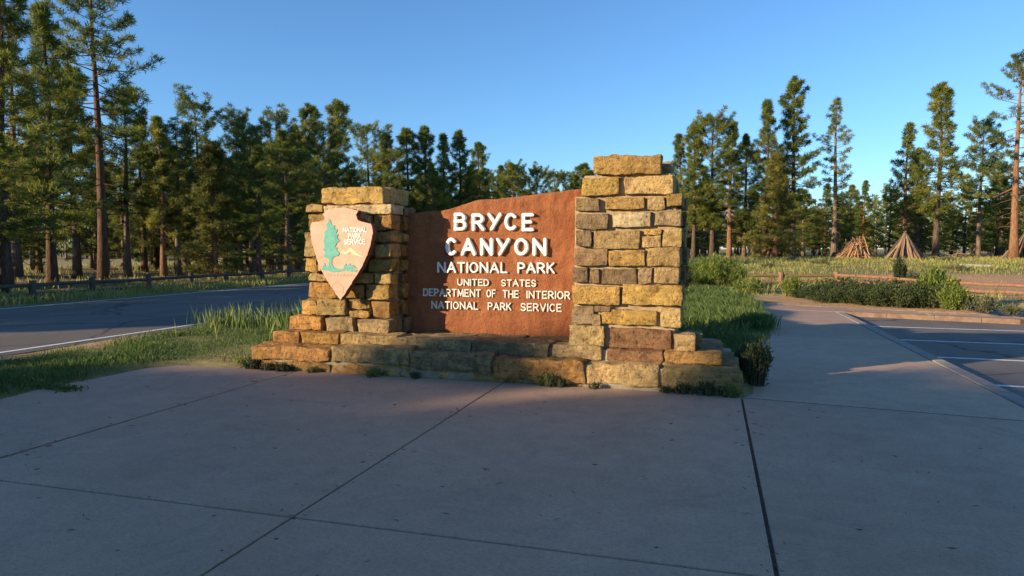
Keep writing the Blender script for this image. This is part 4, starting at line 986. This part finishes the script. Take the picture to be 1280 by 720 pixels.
shrub('bright', 2.45, 23.2, 0.7, L_, 'small bright green shrub apart from the hedge near the footpath', sz=0.8)
shrub('dark2', 2.75, 22.6, 0.55, D_, 'small round dark shrub beside the small bright shrub near the footpath', sz=0.6)
shrub('bright', 6.9, 29.2, 0.5, D_, 'thin sapling rising behind the hedge and log fence', sz=1.45)
shrub('rabbit', 0.35, 26.5, 0.95, L_, 'big light green feathery shrub beside the stone pillar', sz=0.95)
shrub('rabbit', -0.55, 27.2, 0.85, L_, 'light green feathery shrub tucked behind the stone pillar', sz=0.85)
shrub('sage', 1.2, 24.2, 1.1, L_, 'low light green shrub before the log fence at the end of the grass', sz=1.2)
shrub('rabbit', -1.2, 25.5, 0.6, D_, 'dark shrub in the shade right behind the pillar', sz=0.6)
shrub('near', 0.50, 7.95, 0.72, D_, 'dark leafy shrub growing at the corner of the stone plinth', sz=0.85)
shrub('near', 0.42, 8.4, 0.7, D_, 'smaller dark shrub behind the one at the plinth corner', sz=0.7)
shrub('near', -8.6, 5.6, 1.3, D_, 'dark low shrub in the lawn between the plaza and the road', sz=0.6)
for k_, (x_, y_, s) in enumerate([(-1.72, 7.26, 0.9), (-1.58, 7.25, 0.7), (-1.2, 7.25, 0.5), (-3.8, 7.24, 0.95), (-0.25, 7.26, 0.8), (0.0, 7.25, 1.0), (0.2, 7.24, 0.8), (-0.45, 7.27, 0.6), (-3.3, 7.25, 0.6), (-4.65, 7.26, 0.6), (-5.0, 7.24, 0.6), (-5.55, 7.3, 0.9), (-5.75, 7.45, 1.2), (-5.3, 7.25, 0.8), (-5.1, 7.24, 0.8)]):
    shrub('weed', x_, y_, s, L_ if k_ % 3 == 0 else D_, 'small green weed growing in the crack between the plinth and the plaza', 'weeds along the plinth', s * rnd.uniform(0.8, 1.6), 'weed')
for k_, (x_, y_) in enumerate([(9.0, 37), (12, 40), (15.5, 38), (6, 43), (18, 44), (3, 41), (11, 47), (21, 41), (8.4, 33.5), (24, 50), (14.5, 50), (5, 49.5)]):
    shrub('sage', x_, y_, rnd.uniform(0.7, 1.2), S_, 'grey green sage tuft in the meadow beyond the log fence', 'sage tufts in the meadow', rnd.uniform(.5, .9))

# ------------------------------------------------------------------ grass
def grass(name, x_, y_, z, hgt, wid, mat, label, seed, tone=None, lean=0.35, parent=None):
    rg = np.random.default_rng(seed); n = len(x_)
    a = rg.uniform(0, 6.283, n); fa = rg.uniform(0, 6.283, n); bend = hgt * np.abs(rg.normal(0, lean, n))
    dx, dy = np.cos(a), np.sin(a); wx, wy = np.cos(fa) * wid / 2, np.sin(fa) * wid / 2
    v = np.empty((n, 4, 3))
    v[:, 0] = np.stack([x_ - wx, y_ - wy, z - 0.01], 1); v[:, 1] = np.stack([x_ + wx, y_ + wy, z - 0.01], 1)
    v[:, 2] = np.stack([x_ + dx * bend * 0.35 + wx * 0.8, y_ + dy * bend * 0.35 + wy * 0.8, z + hgt * 0.55], 1)
    v[:, 3] = np.stack([x_ + dx * bend, y_ + dy * bend, z + hgt * np.sqrt(np.clip(1 - (bend / hgt) ** 2 * 0.5, 0.3, 1))], 1)
    idx = np.arange(n)[:, None] * 4
    f = np.concatenate([np.concatenate([idx, idx + 1, idx + 2], 1), np.concatenate([idx, idx + 2, idx + 3], 1)], 0)
    me = mesh_np(name, v.reshape(-1, 3), f)
    t = rg.normal(0.42, 0.2, n) if tone is None else tone
    tone_attr(me, np.clip(np.concatenate([t, t]), 0, 1))
    return tag(link(name, me, mat), label, 'grass', kind='stuff')
def patchy(x_, y_, f, th, rg):
    v = np.sin(x_ * f + 1.7 * np.sin(y_ * f * 0.8)) * np.sin(y_ * f * 1.1 + 1.3 * np.sin(x_ * f * 0.7)) * 0.5 + 0.5
    return v + rg.normal(0, 0.15, len(x_)) > th
def lawn(n, x0, x1, y0, y1, seed, th=0.2, f=1.2):
    rg = np.random.default_rng(seed); x_ = rg.uniform(x0, x1, n); y_ = rg.uniform(y0, y1, n); k_ = patchy(x_, y_, f, th, rg); return x_[k_], y_[k_], rg
def zl(x_, y_): return hz(x_, y_) + 0.02 + 0.025 * np.sin(x_ * 2.1 + np.sin(y_ * 1.7)) * np.sin(y_ * 2.6 + 1.1 * np.sin(x_ * 1.3))
# lawn between plaza and road
x_, y_, rg = lawn(100000, -9.45, -5.6, 2.5, 16.5, 21, 0.24, 1.9)
edge = np.interp(y_, [2, 5, 6.6, 7.3, 7.5, 9, 17], [-6.9, -6.86, -7.02, -6.7, -5.7, -5.6, -5.6])
k_ = (x_ < edge + 0.06 + 0.05 * rg.normal(size=len(x_))) & ~((x_ > -7.0) & (y_ > 7.2) & (y_ < 8.9) & (rg.random(len(x_)) < 0.6)) & ~((x_ < -9.0) & (y_ < 11) & (rg.random(len(x_)) < 0.8))
x_, y_ = x_[k_], y_[k_]; n = len(x_)
grass('lawn_grass', x_, y_, zl(x_, y_), rg.uniform(0.03, 0.095, n) * (1 + 0.45 * np.sin(x_ * 2.3 + y_)), rg.uniform(0.004, 0.008, n), M['grass'], 'short green grass between the plaza slabs and the road', 22)
# tall seeding grass by the sign
rg = np.random.default_rng(31); cs = []
for (cx, cy, sxx, syy, m) in [(-8.9, 11.2, 0.30, 0.4, 380), (-8.0, 12.0, 0.8, 0.9, 700), (-7.0, 12.3, 0.9, 1.1, 1200), (-6.3, 11.4, 0.6, 0.9, 1300), (-6.0, 9.8, 0.35, 0.7, 1200), (-9.1, 10.9, 0.12, 0.15, 160)]:
    cs.append(np.stack([rg.normal(cx, sxx, m), rg.normal(cy, syy, m)], 1))
P2 = np.concatenate(cs); P2 = P2[(P2[:, 0] > -9.45) & (P2[:, 1] > 9.0) & (P2[:, 0] < -5.5)]; n = len(P2)
grass('tall_grass', P2[:, 0], P2[:, 1], zl(P2[:, 0], P2[:, 1]), 0.10 + 0.40 * rg.random(n) ** 2.6, rg.uniform(0.005, 0.008, n), M['tallgrass'], 'tall sunlit seeding grass beside the road and the stone plinth', 32, lean=0.22)
# grass strip right of the sign
x_, y_, rg = lawn(80000, -0.6, 1.4, 8.0, 24, 41, 0.10)
edge = np.interp(y_, WEY + [20, 24], [q_ + 0.05 for q_ in WEX] + [0.9, 0.4])
k_ = (x_ < edge + 0.06 * rg.normal(size=len(x_))) & ~((x_ < 0.3) & (y_ < 9.0)) & ~((np.abs(y_ - 12.6) < 0.9) & (rg.random(len(x_)) < 0.8)); x_, y_ = x_[k_], y_[k_]; n = len(x_)
hh = rg.uniform(0.05, 0.15, n) * np.where(y_ > 13.0, 1.9, 1.0) * (1 + 0.3 * np.sin(x_ * 3 + y_ * 2.2))
grass('verge_grass', x_, y_, zl(x_, y_), hh, rg.uniform(0.005, 0.009, n), M['grass'], 'dense green grass verge between the stone pillar and the footpath', 42, lean=0.3)
x_, y_, rg = lawn(9000, -6, 0.6, 9.4, 24, 43, 0.3); n = len(x_)
grass('back_grass', x_, y_, zl(x_, y_), rg.uniform(0.10, 0.3, n), rg.uniform(0.010, 0.016, n), M['grass'], 'grass growing behind the stone sign', 44)
# verge beyond the road
x_, y_, rg = lawn(30000, -20.6, -17.75, 10, 70, 51, 0.15); n = len(x_)
grass('roadside_grass', x_, y_, zl(x_, y_), rg.uniform(0.10, 0.30, n), rg.uniform(0.015, 0.03, n), M['meadow'], 'grass verge along the far side of the road under the log fence', 52)
# meadow
x_, y_, rg = lawn(170000, -6, 34, 23, 72, 61, 0.18, 0.9)
bare = np.exp(-(((x_ - 12.5) / 7.5) ** 4 + ((y_ - 31) / 7.5) ** 4)); k_ = (bare + 0.25 * rg.normal(size=len(x_)) < 0.42) & ((x_ < 6.3) | (y_ > 23)); x_, y_ = x_[k_], y_[k_]; n = len(x_)
grass('meadow_grass', x_, y_, zl(x_, y_), (0.05 + 0.22 * rg.random(n) ** 2) * (1 + 0.4 * np.sin(x_ * 1.7 + 2 * np.sin(y_ * 0.9))), rg.uniform(0.012, 0.026, n), M['meadow'], 'sunlit yellow green meadow grass beyond the log fence', 62)
x_, y_, rg = lawn(26000, -60, -21, 16, 110, 71, 0.45, 0.4); n = len(x_)
grass('forest_grass', x_, y_, zl(x_, y_), rg.uniform(0.10, 0.35, n), rg.uniform(0.03, 0.06, n), M['meadow'], 'sparse grass and seedlings on the forest floor beyond the road', 72)
# small tuft overhanging the plaza edge
rg = np.random.default_rng(81); n = 260; a = rg.normal(-6.72, 0.16, n); b = rg.normal(5.62, 0.045, n)
grass('edge_tuft', a, b, np.zeros(n), rg.uniform(0.03, 0.07, n), rg.uniform(0.006, 0.010, n), M['grass'], 'small grass tuft lying over the edge of the plaza', 82, lean=0.9)

# pine needles and grit blown over the slabs
rg = np.random.default_rng(91); n = 420
x_ = rg.uniform(-6.6, 2.8, n); y_ = rg.uniform(1.8, 7.1, n)
k_ = np.arange(n) < 160; x_[k_] = rg.choice([-4.9, -2.24, 0.31], k_.sum()) + rg.normal(0, 0.05, k_.sum())
D = rg.normal(size=(n, 3)) * np.array([1, 1, 0.05]); L = rg.uniform(0.02, 0.07, n)
me = blades_mesh('needle_litter', np.stack([x_, y_, np.full(n, 0.006)], 1), D, L, rg.uniform(0.004, 0.009, n), rg.uniform(0, 1, n), rg)
tag(link('needle_litter', me, M['needleB']), 'dry brown pine needles and grit scattered over the plaza slabs', 'litter', kind='stuff')
